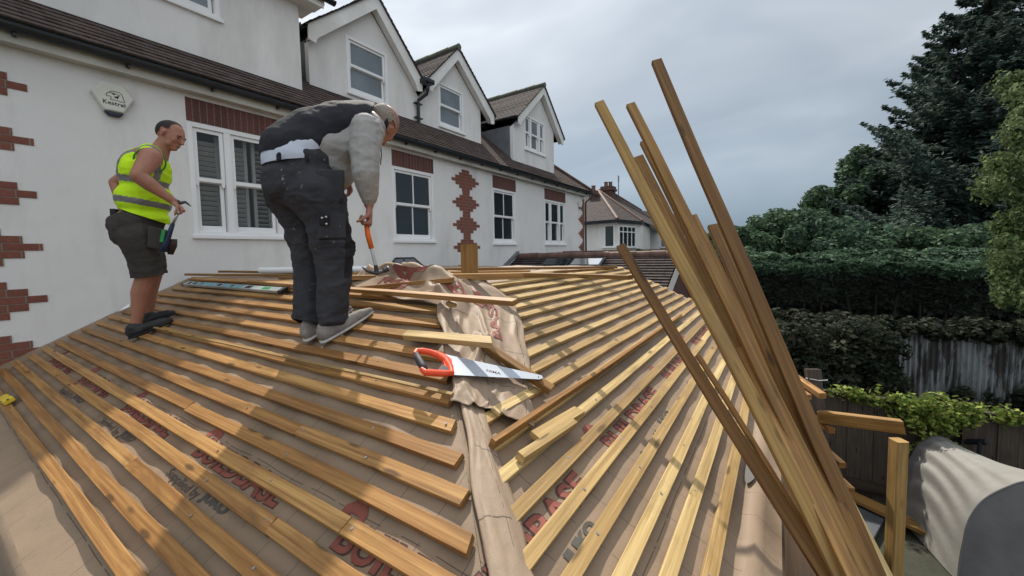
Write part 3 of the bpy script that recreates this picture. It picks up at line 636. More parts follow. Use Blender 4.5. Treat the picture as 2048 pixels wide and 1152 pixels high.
# ================================================================== the extension and its half battened roof
ext = thing('extension', (.3, .1, GZ), 'single storey extension with hipped roof of brown underlay and nailed timber battens', 'extension')
def hipY(x): return 1.065*x-.19
def hipX(y): return (y+.19)/1.065
def sagf(s, seed):   # droop of the underlay between rafters, s along the batten direction
    return -.009*(1-math.cos(2*math.pi*s/.42))/2*(1+.6*noise.noise(V((s*1.3, seed, 0))))
def hL(x, y):
    return Lz(x)-.004+sagf(y, 3)+.006*noise.noise(V((x*9, y*3.2, 0)))+.003*noise.noise(V((x*30, y*9, 4)))
def hR(x, y):
    roll = .022*math.exp(-((y-.045)/.03)**2)-.010*math.exp(-((y-.1)/.025)**2)
    return Rz(y)-.004+sagf(x+.2, 7)*.45+.005*noise.noise(V((x*3.2, y*9, 8)))+.003*noise.noise(V((x*9, y*30, 4)))+roll*(1+.5*noise.noise(V((x*2, 0, 0))))
XE, YE, XT, YT = .165, -.03, 1.873, 1.803
m = MB(); vs = []; fs = []; uv = []; nx, ny = 56, 260
for i in range(nx+1):
    x = XE+(XT-XE)*i/nx
    for j in range(ny+1):
        y0 = hipY(x); y = y0+(5.895-y0)*j/ny; vs.append((x, y, hL(x, y)))
q = lambda i, j: i*(ny+1)+j
for i in range(nx):
    for j in range(ny):
        f = (q(i, j), q(i+1, j), q(i+1, j+1), q(i, j+1)); fs.append(f); uv.append([(vs[k][1], vs[k][0]*1.113) for k in f])
m.add(vs, fs, uv)
rows = []      # overhang folded down at the eave
for k, (dx, dz) in enumerate([(0, 0), (-.018, -.012), (-.028, -.035), (-.03, -.08), (-.022, -.14), (-.03, -.2), (-.02, -.27)]):
    rows.append([(XE+dx+.012*noise.noise(V((y*3, k*.4, 0)))*k/4, y, hL(XE, y)+dz+.01*noise.noise(V((y*5, k, 2)))*k/4) for y in np.linspace(-.02, 5.89, 120)])
m.grid(rows)
m.build('underlay', 'underlay', ext, smooth=True)
m = MB(); vs = []; fs = []; uv = []; nx, ny = 230, 70
for j in range(ny+1):
    y = YE+(YT-YE)*j/ny
    for i in range(nx+1):
        x0 = hipX(y); x = x0+(5.43-x0)*(i/nx)**1.15; vs.append((x, y, hR(x, y)))
q = lambda i, j: j*(nx+1)+i
for j in range(ny):
    for i in range(nx):
        f = (q(i, j), q(i+1, j), q(i+1, j+1), q(i, j+1)); fs.append(f); uv.append([(vs[k][0]+.05, vs[k][1]*1.1) for k in f])
m.add(vs, fs, uv)
m.grid([[(x, YE-dy, hR(x, YE)+dz+.006*noise.noise(V((x*4, dz*9, 0)))) for x in np.linspace(.15, 5.43, 120)] for dy, dz in [(0, 0), (.008, -.012), (.01, -.04), (.006, -.09)]])
m.build('underlay', 'underlay', ext, smooth=True)
m = MB(); nx, ny = 70, 80; vs = []; fs = []; uv = []
for i in range(nx+1):
    for j in range(ny+1):
        x, y = XT+(5.43-XT)*i/nx, YT+(5.895-YT)*j/ny
        vs.append((x, y, ZT+.006+.012*noise.noise(V((x*2.2, y*2.2, 0)))+.006*noise.noise(V((x*7, y*7, 3)))-.02*(i == 0 or j == 0)))
for i in range(nx):
    for j in range(ny):
        f = tuple(a*(ny+1)+b for a, b in ((i, j), (i+1, j), (i+1, j+1), (i, j+1))); fs.append(f); uv.append([(vs[k][0], vs[k][1]) for k in f])
m.add(vs, fs, uv); m.build('deck_underlay', 'membrane', ext, smooth=True)
m = MB(); m.box((.22, .02, GZ), (5.3, 5.89, -1.15)); m.build('wall', 'brick_dark', ext)
m = MB(); m.prism([(5.44, -.03, -1.07), (5.44, YT, Rz(YT)-.01), (5.44, 5.89, ZT-.0), (5.44, 5.89, -1.3), (5.44, -.03, -1.25)], (-.03, 0, 0)); m.build('verge_board', 'wood_b', ext)
MB().box((XE+.01, -.025, -1.29), (XE+.03, 5.89, -1.07)).build('fascia', 'wood_b', ext)
MB().box((XE+.03, -.025, -1.29), (5.41, -.005, -1.08)).build('fascia', 'wood_b', ext)
BW, BT = .050, .022
nl, nr = V((-SL, 0, 1)).normalized(), V((0, -SR, 1)).normalized()
XL = [.30, .385, .47, .56, .645, .735, .825, .915, 1.015, 1.11, 1.205, 1.31, 1.415, 1.515, 1.62, 1.72, 1.81]
nails = []
def nail_at(p, n): nails.append((p, n))
random.seed(11)
for i, x in enumerate(XL):
    xc = x+.0235; y0 = max(.02, hipY(xc))+.02+random.uniform(-.008, .02); y1 = 5.66+random.uniform(-.04, .04)
    if i in (0, 1): y1 -= .1
    cuts = [y0, y1]
    if i == 4: cuts = [y0, 1.045, y1]
    elif i == 6: cuts = [y0, 1.62, y1]
    elif i == 3: cuts = [y0, 1.30, y1]
    elif i % 3 == 2: cuts = [y0, random.uniform(2.2, 4), y1]
    for a, b in zip(cuts, cuts[1:]):
        off = random.uniform(-.002, .002); b2 = b-.002
        MB().beam((xc+off, a, Lz(xc+off)+BT/2), (xc-off, b2, Lz(xc-off)+BT/2), BW, BT, nl, .006, 12, cutp=random.choice([0, 0, .3])).build('batten', 'wood_l', ext)
        yy = a+.03
        while yy < min(b, 3.3):
            nail_at(V((xc+random.uniform(-.01, .01), yy, Lz(xc)+BT+.0005)), nl); yy += .42+random.uniform(-.02, .02)
YR = [.13+.0935*k for k in range(18)]
for i, y in enumerate(YR):
    yc = y+.0205; x0 = hipX(yc)+.045+random.uniform(-.01, .015); x1 = 5.37+random.uniform(-.06, .03)
    cuts = [x0, x1]
    if i % 3 == 1: cuts = [x0, random.uniform(2.6, 4.4), x1]
    if i == 1: cuts = [x0, 1.55, x1]
    for a, b in zip(cuts, cuts[1:]):
        off = random.uniform(-.002, .002)
        MB().beam((a, yc+off, Rz(yc+off)+BT/2), (b-.002, yc-off, Rz(yc-off)+BT/2), .043, BT, nr, .006, 12, cutp=random.choice([0, -.3])).build('batten', 'wood_r', ext)
        xx = a+.04
        while xx < min(b, 3.0):
            nail_at(V((xx, yc+random.uniform(-.01, .01), Rz(yc)+BT+.0005)), nr); xx += .42+random.uniform(-.02, .02)
nails.sort(key=lambda t: t[0].length)
for p, n in nails[:96]:
    a = n.orthogonal().normalized(); b = n.cross(a); r_ = .0048; top = [p+n*.0012+(a*math.cos(t)+b*math.sin(t))*r_ for t in [2*math.pi*k/8 for k in range(8)]]
    MB().prism(top, -n*.003).build('nail', 'steel', ext)
# printed lettering on the underlay
def FL(x0, y0, wd, hs=1.0):
    return lambda x, y, w_: V((x0+y*hs*.9, y0-x*wd/w_, 0))
def deco(s, size, bold, x0, y0, wd, mat, side, lift, hs=1.0):
    if side == 'L':
        fr = lambda x, y, w_: (lambda X, Y: V((X, Y, hL(X, Y)+lift)))(x0+y*hs*.9, y0-x*wd/w_)
    else:
        fr = lambda x, y, w_: (lambda X, Y: V((X, Y, hR(X, Y)+lift)))(x0+x*wd/w_, y0+y*hs*.9)
    text_mb(s, size, bold, fr).build('lettering', mat, ext)
def logo(x0, y0, side, lift=.0028):
    pts = [(0, 0), (.0, .03), (.03, .055), (.075, .055), (.105, .03), (.105, .0), (.08, .0), (.08, .018), (.04, .018), (.04, 0)]
    P = []
    for u, v in pts:
        X, Y = (x0+v, y0-u) if side == 'L' else (x0+u, y0+v)
        P.append(V((X, Y, (hL if side == 'L' else hR)(X, Y)+lift)))
    m = MB(); m.add(P, [tuple(range(10))]); m.build('logo', 'ink_red', ext)
for y in (5.13, 4.11, 3.09, 2.075, 1.065):
    wd = min(.69, 9)
    deco('BUILDBASE', .118, .0065, .622, y, wd, 'ink_dark', 'L', .0022); deco('BUILDBASE', .118, .003, .623, y, wd, 'ink_red', 'L', .0034)
    logo(.695, y+.06, 'L')
for y in (3.09, 2.075, 4.11):
    deco('Supplied by', .055, .0005, .535, y, .30, 'ink_grey', 'L', .003, .8); deco('JUKO', .06, .004, .532, y-.32, .19, 'ink_grey', 'L', .003, .8)
for x in (.50, 1.525, 2.555, 3.585):
    deco('BUILDBASE', .118, .0065, .512, .0, .76, 'ink_dark', 'R', .0022) if False else None
    X0, Y0 = x, .512
    deco('BUILDBASE', .118, .0065, X0, Y0, .765, 'ink_dark', 'R', .0022); deco('BUILDBASE', .118, .003, X0, Y0+.001, .765, 'ink_red', 'R', .0034)
    logo(X0-.03, .615, 'R')
    deco('Supplied by', .055, .0005, X0+.10, .435, .30, 'ink_grey', 'R', .003, .8); deco('JUKO', .06, .004, X0+.43, .432, .19, 'ink_grey', 'R', .003, .8)
# cover strip folded over the hip
def strip_pt(t, s):
    L = V((.15+1.13*t, -.03+1.18*t, 0)); Rr = V((.40+.86*t, -.04+1.06*t, 0)); p = L.lerp(Rr, s)
    L.x += .015*noise.noise(V((t*4, 0, 0)))
    z = min(Lz(p.x), Rz(p.y))+.030-.012*abs(2*s-1)**4+.010*noise.noise(V((t*3.5, s*1.2, 3)))+.005*noise.noise(V((t*9, s*2.5, 6)))+.0015*noise.noise(V((t*40, s*9, 6)))-.006*max(0, 1-abs(noise.noise(V((t*6+s*1.5, s*2.0-t*2, 11))))*7)
    e = .018*noise.noise(V((t*7, s*3, 9)))*abs(2*s-1)
    return V((p.x+e, p.y-e, z))
m = MB(); m.grid([[strip_pt(j/90, i/18) for i in range(19)] for j in range(91)]); m.build('hip_strip', 'membrane', ext, smooth=True, solid=.0015)
# rain water lying behind the eaves roll
pud = NT('rain water', .03).col((.13, .115, .10)).set(Specular_IOR_Level=.9).m
for (cx, cy, a, b) in ((2.05, .098, .13, .024),):
    P = [V((cx+a*math.cos(t)*(1+.15*math.sin(3*t)), cy+b*math.sin(t)*(1+.2*math.cos(2*t))-.012, Rz(cy)+.004)) for t in [2*math.pi*k/28 for k in range(28)]]
    m = MB(); m.add(P, [tuple(range(28))]); m.build('puddle', pud, ext)
# ================================================================== loose crumpled underlay on the hip
LR = [((1.10, 1.02), (1.28, .76)), ((1.21, 1.10), (1.42, .86)), ((1.34, 1.26), (1.60, .97)), ((1.50, 1.43), (1.85, 1.14)), ((1.62, 1.60), (2.10, 1.33)), ((1.70, 2.0), (2.24, 1.5)), ((1.78, 2.55), (2.33, 1.75)), ((1.93, 2.85), (2.5, 2.2)), ((2.15, 3.0), (2.75, 2.5))]
def crump(u, v):
    """u 0..1 up the hip, v 0..1 from left edge to right edge"""
    k = u*(len(LR)-1); i = min(int(k), len(LR)-2); f = k-i
    l = V(LR[i][0]).lerp(V(LR[i+1][0]), f); r_ = V(LR[i][1]).lerp(V(LR[i+1][1]), f)
    w1 = noise.noise(V((u*6, v*2, 1)))*.05*abs(2*v-1)
    p = l.lerp(r_, v+w1); p = V((p.x+.02*noise.noise(V((u*9, v*3, 5))), p.y+.02*noise.noise(V((u*9, v*3, 15)))))
    A = .015+.062*min(1, max(0, (u-.12)*1.7))
    n1 = noise.noise(V((u*3.1+v*2.2, v*1.9-u*2.6, 2.0))); n2 = noise.noise(V((u*6.5-v*3, v*3.4+u*3, 7.0))); n3 = noise.noise(V((u*22, v*13, 4.0)))
    A *= 1-.72*min(1, max(0, (v-.50)/.22))
    fold = max(0, 1-abs(n1)*4.2)**.8*A+max(0, 1-abs(n2)*3.6)*A*.45+n3*.004
    fold += (.03 if u > .5 else .0)*math.exp(-((u-.72)/.14)**2-((v-.30)/.28)**2)
    edge = min(1, v*7, (1-v)*7, (1-u)*8)
    z = min(Lz(p.x), Rz(p.y), ZT)+.034+fold*(.3+.7*edge)
    return V((p.x, p.y, z))
m = MB(); m.grid([[crump(j/170, i/80) for i in range(81)] for j in range(171)])
cr_ = thing('loose_underlay', (1.7, 1.5, ZT), 'crumpled brown roofing underlay with red print heaped over the hip behind the saw', 'underlay')
m.build('sheet', 'membrane', cr_, smooth=True, solid=.0015)
def lift(u, v): return crump(u, v)+V((0, 0, .005))
for (u0, v0, du, dv, s_) in ((.50, .30, .0, .35, 'BUI'), (.63, .06, .0, .38, 'BASE'), (.34, .70, .22, .0, 'BASE')):
    def fr(x, y, w_, u0=u0, v0=v0, du=du, dv=dv):
        return lift(u0+du*x/w_+(y*.9 if dv else 0), v0+dv*x/w_-(y*1.2 if du else 0))
    text_mb(s_, .118, .004, fr).build('lettering', 'ink_red', cr_)
# ================================================================== loose timber lying on the roof
def loose(name, p, q, w_, h_, mat, label, cat='batten', up=None, cutp=0, cutq=0, wob=.008):
    p, q = V(p), V(q); L = (q-p).length
    o = MB().beam(p, q, w_, h_, up or V((0, 0, 1)), wob, 10, cutp=cutp, cutq=cutq).build(name, mat)
    tag(o, label, cat, 'loose battens lying on the roof' if cat == 'batten' else None); return o
H1 = BT+.013; H2 = BT*2+.013
loose('loose_batten', onL(500, 563, .035), onL(1030, 605, .12), .046, .026, 'wood_l', 'long orange batten lying across the crumpled underlay behind the saw', up=(-.2, -.1, 1))
loose('loose_batten', onL(725, 577, .05), onL(905, 560, .07), .046, .030, 'wood_l', 'short batten with dark sawn end poking out behind the long orange one', up=(0, 0, 1))
loose('loose_batten', onL(812, 671, H1+.02), onL(985, 684, H1+.05), .05, .030, 'wood_r', 'short pale yellow batten with slanted end above the saw blade', up=nl, cutq=.8)
loose('loose_batten', onR(967, 690, .075), onR(1103, 780, .055), .046, .030, 'wood_b', 'short brown batten crossing the tip of the saw blade', up=V((-.2, -.3, 1)).normalized())
loose('loose_batten', onR(985, 889, H1+.013), onR(1362, 631, H1+.013), .020, .036, 'wood_l', 'long thin brown batten standing on edge among the pale ones', up=nr)
loose('batten_offcut', onR(1070, 877, H1), onR(1158, 823, H1), .046, .024, 'wood_r', 'wider knotty offcut lying behind another on the pale battens', up=nr, cutq=.5)
loose('batten_offcut', onR(1040, 916, H1+.012), onR(1146, 845, H1+.012), .032, .03, 'wood_r', 'narrow pale offcut nearest the camera right of the hip strip', up=nr)
loose('batten_offcut', onR(990, 824, H1), onR(1060, 786, H1), .040, .018, 'wood_r', 'tiny pale offcut below the tip of the saw', up=nr)
loose('lath', onL(308, 655, H1+.012), onL(905, 789, H1+.012), .014, .010, 'wood_r', 'thin white lath lying along the battens from the black trainers to the hip strip', up=nl)
loose('batten_offcut', onL(897, 606, .07), onL(907, 612, .07), .04, .02, 'wood_r', 'small triangular offcut stuck in the crumpled underlay', up=(0, 0, 1), cutp=.8)
for k, (a, b, z1, z2, w_, h_, mt, lb) in enumerate([
    ((373, 549), (600, 551), .018, .03, .046, .026, 'wood_b', 'brown batten on the roof edge between the spirit level and the white pipe'),
    ((440, 543), (800, 548), .03, .03, .046, .026, 'wood_b', 'dark batten on the flat top nearest the white pipe'),
    ((700, 541), (1235, 534), .05, .05, .046, .026, 'wood_b', 'thin long batten furthest back on the flat top behind the post'),
    ((640, 557), (1107, 549), .05, .07, .05, .034, 'wood_l', 'thick batten on the flat top just in front of the square post'),
    ((1040, 549), (1262, 555), .07, .075, .046, .024, 'wood_b', 'batten lying crooked over the upper right corner of the roof'),
    ((640, 549), (1060, 543), .03, .04, .046, .026, 'wood_l', 'batten on the flat top just behind the square post'),
    ((860, 569), (1130, 541), .03, .03, .046, .024, 'wood_r', 'batten slanting away over the flat top right of the square post'),
    ((560, 556), (700, 553), .02, .03, .046, .024, 'wood_l', 'batten on the roof edge just left of the bending man'),
    ((1010, 551), (1225, 537), .03, .03, .046, .024, 'wood_l', 'orange batten across the flat top pointing at the roof window'),
    ((790, 556), (985, 551), .03, .03, .046, .022, 'wood_l', 'short batten on the flat top directly below the square post'),
    ((930, 560), (1190, 547), .03, .045, .046, .022, 'wood_r', 'pale batten slanting under the thick batten right of the square post'),
    ((700, 552), (1090, 536), .025, .025, .046, .024, 'wood_b', 'batten crossing beneath the others behind the hammer head')]):
    p = onZ(*a, ZT+z1); q = onZ(*b, ZT+z2)
    for s_ in (p, q):
        if s_.y > 5.8: s_ *= 5.8/s_.y
    loose('loose_batten', p, q, w_, h_, mt, lb)
# timber post standing at the head of the hip
po = MB(); po.beam((2.33, 1.92, ZT), (2.33, 1.92, .070), .10, .10, (1, .2, 0), 0, 1, ch=.008)
tag(po.build('timber_post', 'wood_post'), 'short square timber post standing up from the middle of the roof top', 'post')
pp = MB(); a_ = onZ(520, 541, -.15)*.915; a_.y = min(a_.y, 5.8); pp.tube([a_, onZ(764, 538, -.15)], .035, 14); tag(pp.build('white_pipe', 'pipe', smooth=False), 'white plastic pipe lying along the back of the roof by the wall', 'pipe')
ws = MB(); ws.prism([onY(226, 631, 5.86), onY(238, 636, 5.80), onY(262, 618, 5.80), onY(258, 609, 5.86)], (0, .0, .006)); tag(ws.build('plastic_offcut', 'upvc'), 'white plastic offcut lying where the battens meet the house wall', 'offcut')
# small dark hipped roof of the porch against the wall
pr = thing('porch_roof', (5.2, 5.6, -.5), 'small dark lead covered hipped roof rising beside the white wall behind the hammer', 'roof')
A = [(4.69, 5.86, -.36), (4.90, 5.45, -.36), (5.50, 5.45, -.36), (5.72, 5.86, -.36)]; B_ = [(5.0, 5.87, -.055), (5.06, 5.72, -.055), (5.30, 5.72, -.055), (5.36, 5.87, -.055)]
m = MB(); m.add([V(p) for p in A+B_], [(0, 1, 5, 4), (1, 2, 6, 5), (2, 3, 7, 6), (4, 5, 6, 7)]); m.build('slope', 'lead', pr)
m = MB()
for a, b in zip(A, B_): m.tube([a, b], .018, 6)
m.tube(B_, .018, 6); m.build('roll', 'gutter', pr)
m = MB(); m.prism([(5.05, 5.44, -.36), (5.38, 5.44, -.36), (5.30, 5.5, -.22), (5.12, 5.5, -.22)], (0, .05, 0)); m.build('tile_panel', 'brick_dark', pr)
MB().box((4.8, 5.5, GZ), (5.6, 5.88, -.37)).build('wall', 'render', pr) if False else None
# ================================================================== hand saw
sw = thing('hand_saw', onL(903, 735, .06), 'hand saw with orange and black handle and steel blade lying on the battens', 'saw')
Hs, Ts = onL(903, 732, .062), onR(1080, 756, .085); ex = (Ts-Hs).normalized(); ns = (nl+nr).normalized(); ns = (ns-ex*ns.dot(ex)).normalized()
def onS(x, y, h=0): d = ray(x, y); return d*((Hs.dot(ns)+h)/d.dot(ns))
m = MB(); m.prism([onS(*p) for p in [(884, 707), (900, 711), (1083, 751), (1086, 756), (1079, 759), (904, 750)]], ns*.0012)
m.build('blade', 'blade', sw)
m = MB(); m.tube([onS(1077, 754, .0002), onS(1077, 754, .0025)], .003, 8); m.build('hole', 'black', sw)
hp = [(829, 708), (833, 702), (845, 702), (862, 705), (878, 711), (892, 721), (900, 734), (903, 746), (890, 747), (868, 746), (850, 745), (844, 739), (848, 733)]
m = MB(); m.tube([onS(*p, .006) for p in hp], [.010, .013, .014, .014, .015, .016, .015, .013, .014, .014, .014, .011, .008], 10)
m.prism([onS(*p, -.006) for p in [(868, 706), (888, 713), (902, 724), (906, 749), (872, 748), (880, 738), (888, 734), (878, 716)]], ns*.016); m.build('handle', 'saw_orange', sw, smooth=False, bevel=.003)
m = MB(); m.tube([onS(*p, .007) for p in [(832, 708), (838, 720), (845, 732), (851, 741)]], [.012, .0155, .016, .012], 12); m.build('grip', 'saw_grey', sw, smooth=True)
m = MB(); m.prism([onS(*p, .0101) for p in [(876, 740), (885, 729), (901, 738), (903, 744)]], ns*.002); m.build('inset', 'saw_grey', sw)
e1 = (onS(1000, 744)-onS(975, 738)); wv = e1.length; e1.normalize(); e2 = ns.cross(e1)
def FS(px, py, sc): return lambda x, y, w_: onS(px, py, .0016)+e1*(x*sc)+e2*(y*sc)
text_mb('NIMA', .026, .0004, FS(973, 743, 1)).build('lettering', 'ink_dark', sw)
text_mb('2001', .010, .0002, FS(999, 748, 1)).build('lettering', 'ink_dark', sw) if False else None
# ================================================================== spirit level
sl_ = thing('spirit_level', onL(470, 570, .05), 'long silver and pale blue spirit level lying on the top battens', 'spirit level')
a_, b_ = onL(371, 567, .047), onL(566, 581, .047); t = (b_-a_).normalized(); sd_ = t.cross(nl).normalized()
def seg(f0, f1, w_, h_, mat, name, lift=0, ofs=0):
    m = MB(); p, q = a_.lerp(b_, f0)+nl*lift+sd_*ofs, a_.lerp(b_, f1)+nl*lift+sd_*ofs; m.beam(p, q, w_, h_, nl); return m.build(name, mat, sl_)
seg(0, 1, .06, .024, 'level_silver', 'body'); seg(-.01, .005, .064, .028, 'black', 'end_cap'); seg(.985, 1.01, .064, .028, 'black', 'end_cap')
for f0, f1 in ((.17, .40), (.46, .66)): seg(f0, f1, .046, .004, 'level_blue', 'label_panel', .0125)
for f0, f1 in ((.05, .085), (.12, .155), (.415, .445), (.70, .745)): seg(f0, f1, .036, .004, 'black', 'hand_slot', .0125)
seg(.85, .90, .03, .005, 'green', 'vial', .0125); seg(.22, .24, .03, .005, 'ink_grey', 'marking', .0132); seg(.55, .58, .03, .005, 'ink_grey', 'marking', .0132)
# ================================================================== tape measure at the left edge of the roof
tp = thing('tape_measure', onL(12, 798, .02), 'small yellow and black tape measure at the left edge of the battens', 'tape measure')
c0 = onL(9, 803, .055); t = V((.06, -.99, .0)).normalized()
t = (onL(30, 806, .05)-onL(2, 792, .05)).normalized(); s2 = nl.cross(t).normalized()
m = MB(); m.obox(onL(12, 799, .045), t*.085, s2*.028, nl*.018); m.build('case', 'yellow', tp, bevel=.008)
m = MB(); m.obox(onL(12, 799, .026), t*.088, s2*.030, nl*.006); m.build('bumper', 'black', tp, bevel=.004)
m = MB(); m.obox(onL(13, 798, .0632), t*.035, s2*.006, nl*.0006); m.obox(onL(8, 800, .0632), t*.012, s2*.018, nl*.0006); m.build('marking', 'black', tp)

# ================================================================== bundle of long battens leaning over the eaves
GRP = 'long battens leaning up over the eaves'
def lum(top, bot, dt, db, w_, h_, mat, label, up=None, cut=0):
    p, q = at(*top, dt), at(*bot, db); d = (q-p).normalized(); q = q+d*((GZ+.01-q.z)/d.z)
    o = MB().beam(p, q, w_, h_, up or V((-.45, .35, .5)), .02, 16, cutp=cut).build('leaning_batten', mat); tag(o, label, 'batten', GRP); return o
UPW = V((-.62, -.25, .35))     # wide faces towards the camera side
lum((1311, 124), (1750, 1152), 2.15, 1.32, .052, .027, 'wood_b', 'tallest leaning batten, its rounded end highest against the sky', UPW)
lum((1325, 160), (1768, 1152), 2.32, 1.42, .030, .040, 'wood_l', 'narrow orange leaning batten hidden along the right edge of the tallest one', UPW)  if False else None
lum((1429, 450), (1731, 1152), 2.0, 1.30, .050, .027, 'wood_b', 'dark leaning batten with square end ending halfway up beside the tallest one', UPW)
lum((1262, 209), (1722, 1152), 2.12, 1.28, .046, .027, 'wood_b', 'leaning batten with stepped pale tip, second from the left at the top', UPW)
lum((1290, 284), (1716, 1152), 2.18, 1.36, .046, .027, 'wood_b', 'leaning batten ending just under the stepped pale tip', UPW)
lum((1276, 316), (1698, 1152), 2.06, 1.32, .046, .027, 'wood_b', 'lowest ended batten of the dark pair inside the left edge of the bundle', UPW)
lum((1196, 207), (1688, 1152), 2.05, 1.27, .048, .027, 'wood_post', 'leftmost tall leaning batten with split pale tip', UPW)
lum((1386, 432), (1742, 1152), 2.16, 1.38, .022, .03, 'wood_l', 'thin yellow edged batten in the middle of the bundle', UPW)
lum((1423, 585), (1703, 1152), 1.78, 1.24, .040, .030, 'wood_l', 'batten with pale broken end in front of the bundle', UPW)
lum((1469, 578), (1756, 1152), 1.95, 1.40, .022, .024, 'wood_r', 'thin batten with pale tip showing in the gap of the bundle', UPW)
lum((1492, 610), (1765, 1152), 2.1, 1.45, .045, .027, 'wood_r', 'pale batten at the right rear of the bundle', UPW)
lum((1240, 492), (1650, 1152), 2.1, 1.30, .046, .026, 'wood_b', 'short leaning batten standing apart on the left of the bundle', UPW)
lum((1399, 710), (1655, 1130), 1.72, 1.33, .018, .022, 'wood_l', 'thin strip tied along the short leaning batten', UPW)
# ================================================================== scaffold boards and timbers beside the extension
sb = MB(); sb.beam((-.2, -.10, -1.365), (3.3, -.10, -1.365), .155, .036, (0, 0, 1), .004, 8); tag(sb.build('scaffold_board', 'ply'), 'wet brown scaffold board running along just outside the eaves', 'board')
sb = MB(); sb.beam((-.2, -.235, -1.45), (2.35, -.225, -1.45), .09, .045, (0, 0, 1), .004, 8); tag(sb.build('timber', 'wood_r'), 'pale greenish timber beside the scaffold board under the leaning battens', 'timber')
def dn(p, z=GZ): return V((p.x, p.y, z))
p = at(1797, 880, 2.15); o = MB().beam(dn(p), p, .062, .062, (.8, .5, 0), .004, 6, ch=.006).build('timber_post', 'wood_post'); tag(o, 'square sawn timber post standing upright in front of the covered barbecue', 'post')
o = MB().beam(at(1640, 833, 2.6), at(1806, 854, 2.25), .05, .075, (0, 0, 1), .004, 6, cutq=.6).build('timber_rail', 'wood_b'); tag(o, 'short brown rail sticking out sideways above the square post', 'rail')
q = at(1625, 738, 2.75); o = MB().beam(q, at(1716, 1010, 2.35)+V((0, 0, -1.6)), .085, .05, UPW, .004, 8).build('dark_plank', 'wood_old'); tag(o, 'dark plank standing behind the leaning battens with a string tied near its top', 'plank')
m = MB(); cc = at(1629, 756, 2.74); m.tube([cc+V((-.03, .05, 0)), cc+V((-.05, -.02, .0)), cc+V((.0, -.07, -.003))], .003, 6); tag(m.build('string', 'trim'), 'thin string tied round the top of the dark plank', 'string')
for (x, y, x2, y2, s_, lb) in ((1606, 778, 1624, 812, .05, 'pale sawn batten end left of the dark plank'), (1641, 782, 1650, 802, .045, 'pale batten end right of the dark plank, topmost of four'),
        (1660, 845, 1668, 878, .04, 'batten end beside the dark plank just below the rail'), (1681, 916, 1690, 946, .04, 'batten end beside the dark plank, second from the bottom'), (1702, 978, 1704, 985, .04, 'lowest batten end beside the dark plank')):
    a = at(x, y, 2.55); b = at(x2, y2, 2.5); c = (a+b)/2
    o = MB().beam(c+V((.5, .25, .05)), c, s_, .036, (0, 0, 1), 0, 2).build('batten_end', 'wood_l'); tag(o, lb, 'batten', 'batten ends stacked behind the dark plank')
for (a, b, w_, mt, lb) in (((5.6, -.60), (6.9, -1.05), .45, 'paving', 'damp grey slab on the ground between the fence and the post'), ((4.9, -.75), (5.5, -.85), .5, 'paving', 'nearer damp slab on the ground left of the post')):
    o = MB().beam((a[0], a[1], GZ+.06), (b[0], b[1], GZ+.06), w_, .05, (0, 0, 1), 0, 1).build('slab', mt); tag(o, lb, 'slab')
o = MB().beam((6.9, -.75, GZ+.15), (6.3, -1.75, GZ+.13), .2, .05, (0, 0, 1), 0, 3).build('plank', 'wood_b'); tag(o, 'weathered plank lying on the ground at the foot of the fence', 'plank')
# ================================================================== covered barbecue
bb = thing('covered_barbecue', (6.4, -2.2, GZ), 'barbecue under a beige and dark grey fabric cover in the corner of the garden', 'barbecue')
def prof(k, far):
    """cover outline in the Y-Z plane, k 0..1 from the house side foot, over the top, to the garden side foot"""
    if far: pts = [(-1.32, GZ+.02), (-1.38, -3.2), (-1.43, -2.85), (-1.52, -2.55), (-1.64, -2.40), (-1.76, -2.39), (-1.92, -2.50), (-2.10, -2.72), (-2.25, -2.95), (-2.4, -3.2), (-2.5, GZ+.02)]
    else: pts = [(-1.60, GZ+.02), (-1.62, -3.2), (-1.65, -2.85), (-1.74, -2.58), (-1.90, -2.38), (-2.06, -2.27), (-2.4, -2.22), (-2.7, -2.28), (-2.9, -2.5), (-2.95, -3.1), (-2.95, GZ+.02)]
    f = k*(len(pts)-1); i = min(int(f), len(pts)-2); f -= i
    p0, p1, p2, p3 = [V(pts[min(max(j, 0), len(pts)-1)]) for j in (i-1, i, i+1, i+2)]
    return .5*((2*p1)+(p2-p0)*f+(2*p0-5*p1+4*p2-p3)*f*f+(-p0+3*p1-3*p2+p3)*f**3)
m = MB(); rows = []
for j in range(121):
    s_ = j/120; row = []
    for i in range(181):
        k = i/180; a = prof(k, True); b = prof(k, False); p = a.lerp(b, s_); sag = -.10*math.sin(math.pi*s_)*math.exp(-((k-.42)/.22)**2)
        fold = .020*math.sin(s_*math.pi)**.6*math.sin(k*75+math.sin(s_*math.pi)*-5.5+2.5*noise.noise(V((s_*2, k*3, 1))))*math.exp(-((k-.26)/.20)**2)+.007*noise.noise(V((s_*5, k*7, 2)))
        x = 6.95-1.15*s_+.03*noise.noise(V((s_*3, k*6, 5))); row.append((x, p.x+fold*.6-sag*.6, p.y+sag*.5+fold))
    rows.append(row)
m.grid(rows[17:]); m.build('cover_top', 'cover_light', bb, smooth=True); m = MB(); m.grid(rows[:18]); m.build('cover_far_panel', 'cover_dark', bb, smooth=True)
m = MB(); rows = []
for s_ in np.linspace(0, 1, 24):
    row = []
    for i in range(61):
        k = i/60; b = prof(k, False); c = V((-2.3, -3.2)); p = b.lerp(c, s_)
        row.append((5.80-.03*math.sin(math.pi*min(1, s_*1.5))-.022*noise.noise(V((p.x*6, p.y*1.6, 3)))-.01, p.x, p.y))
    rows.append(row)
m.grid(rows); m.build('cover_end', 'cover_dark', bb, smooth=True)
m = MB(); rows = []
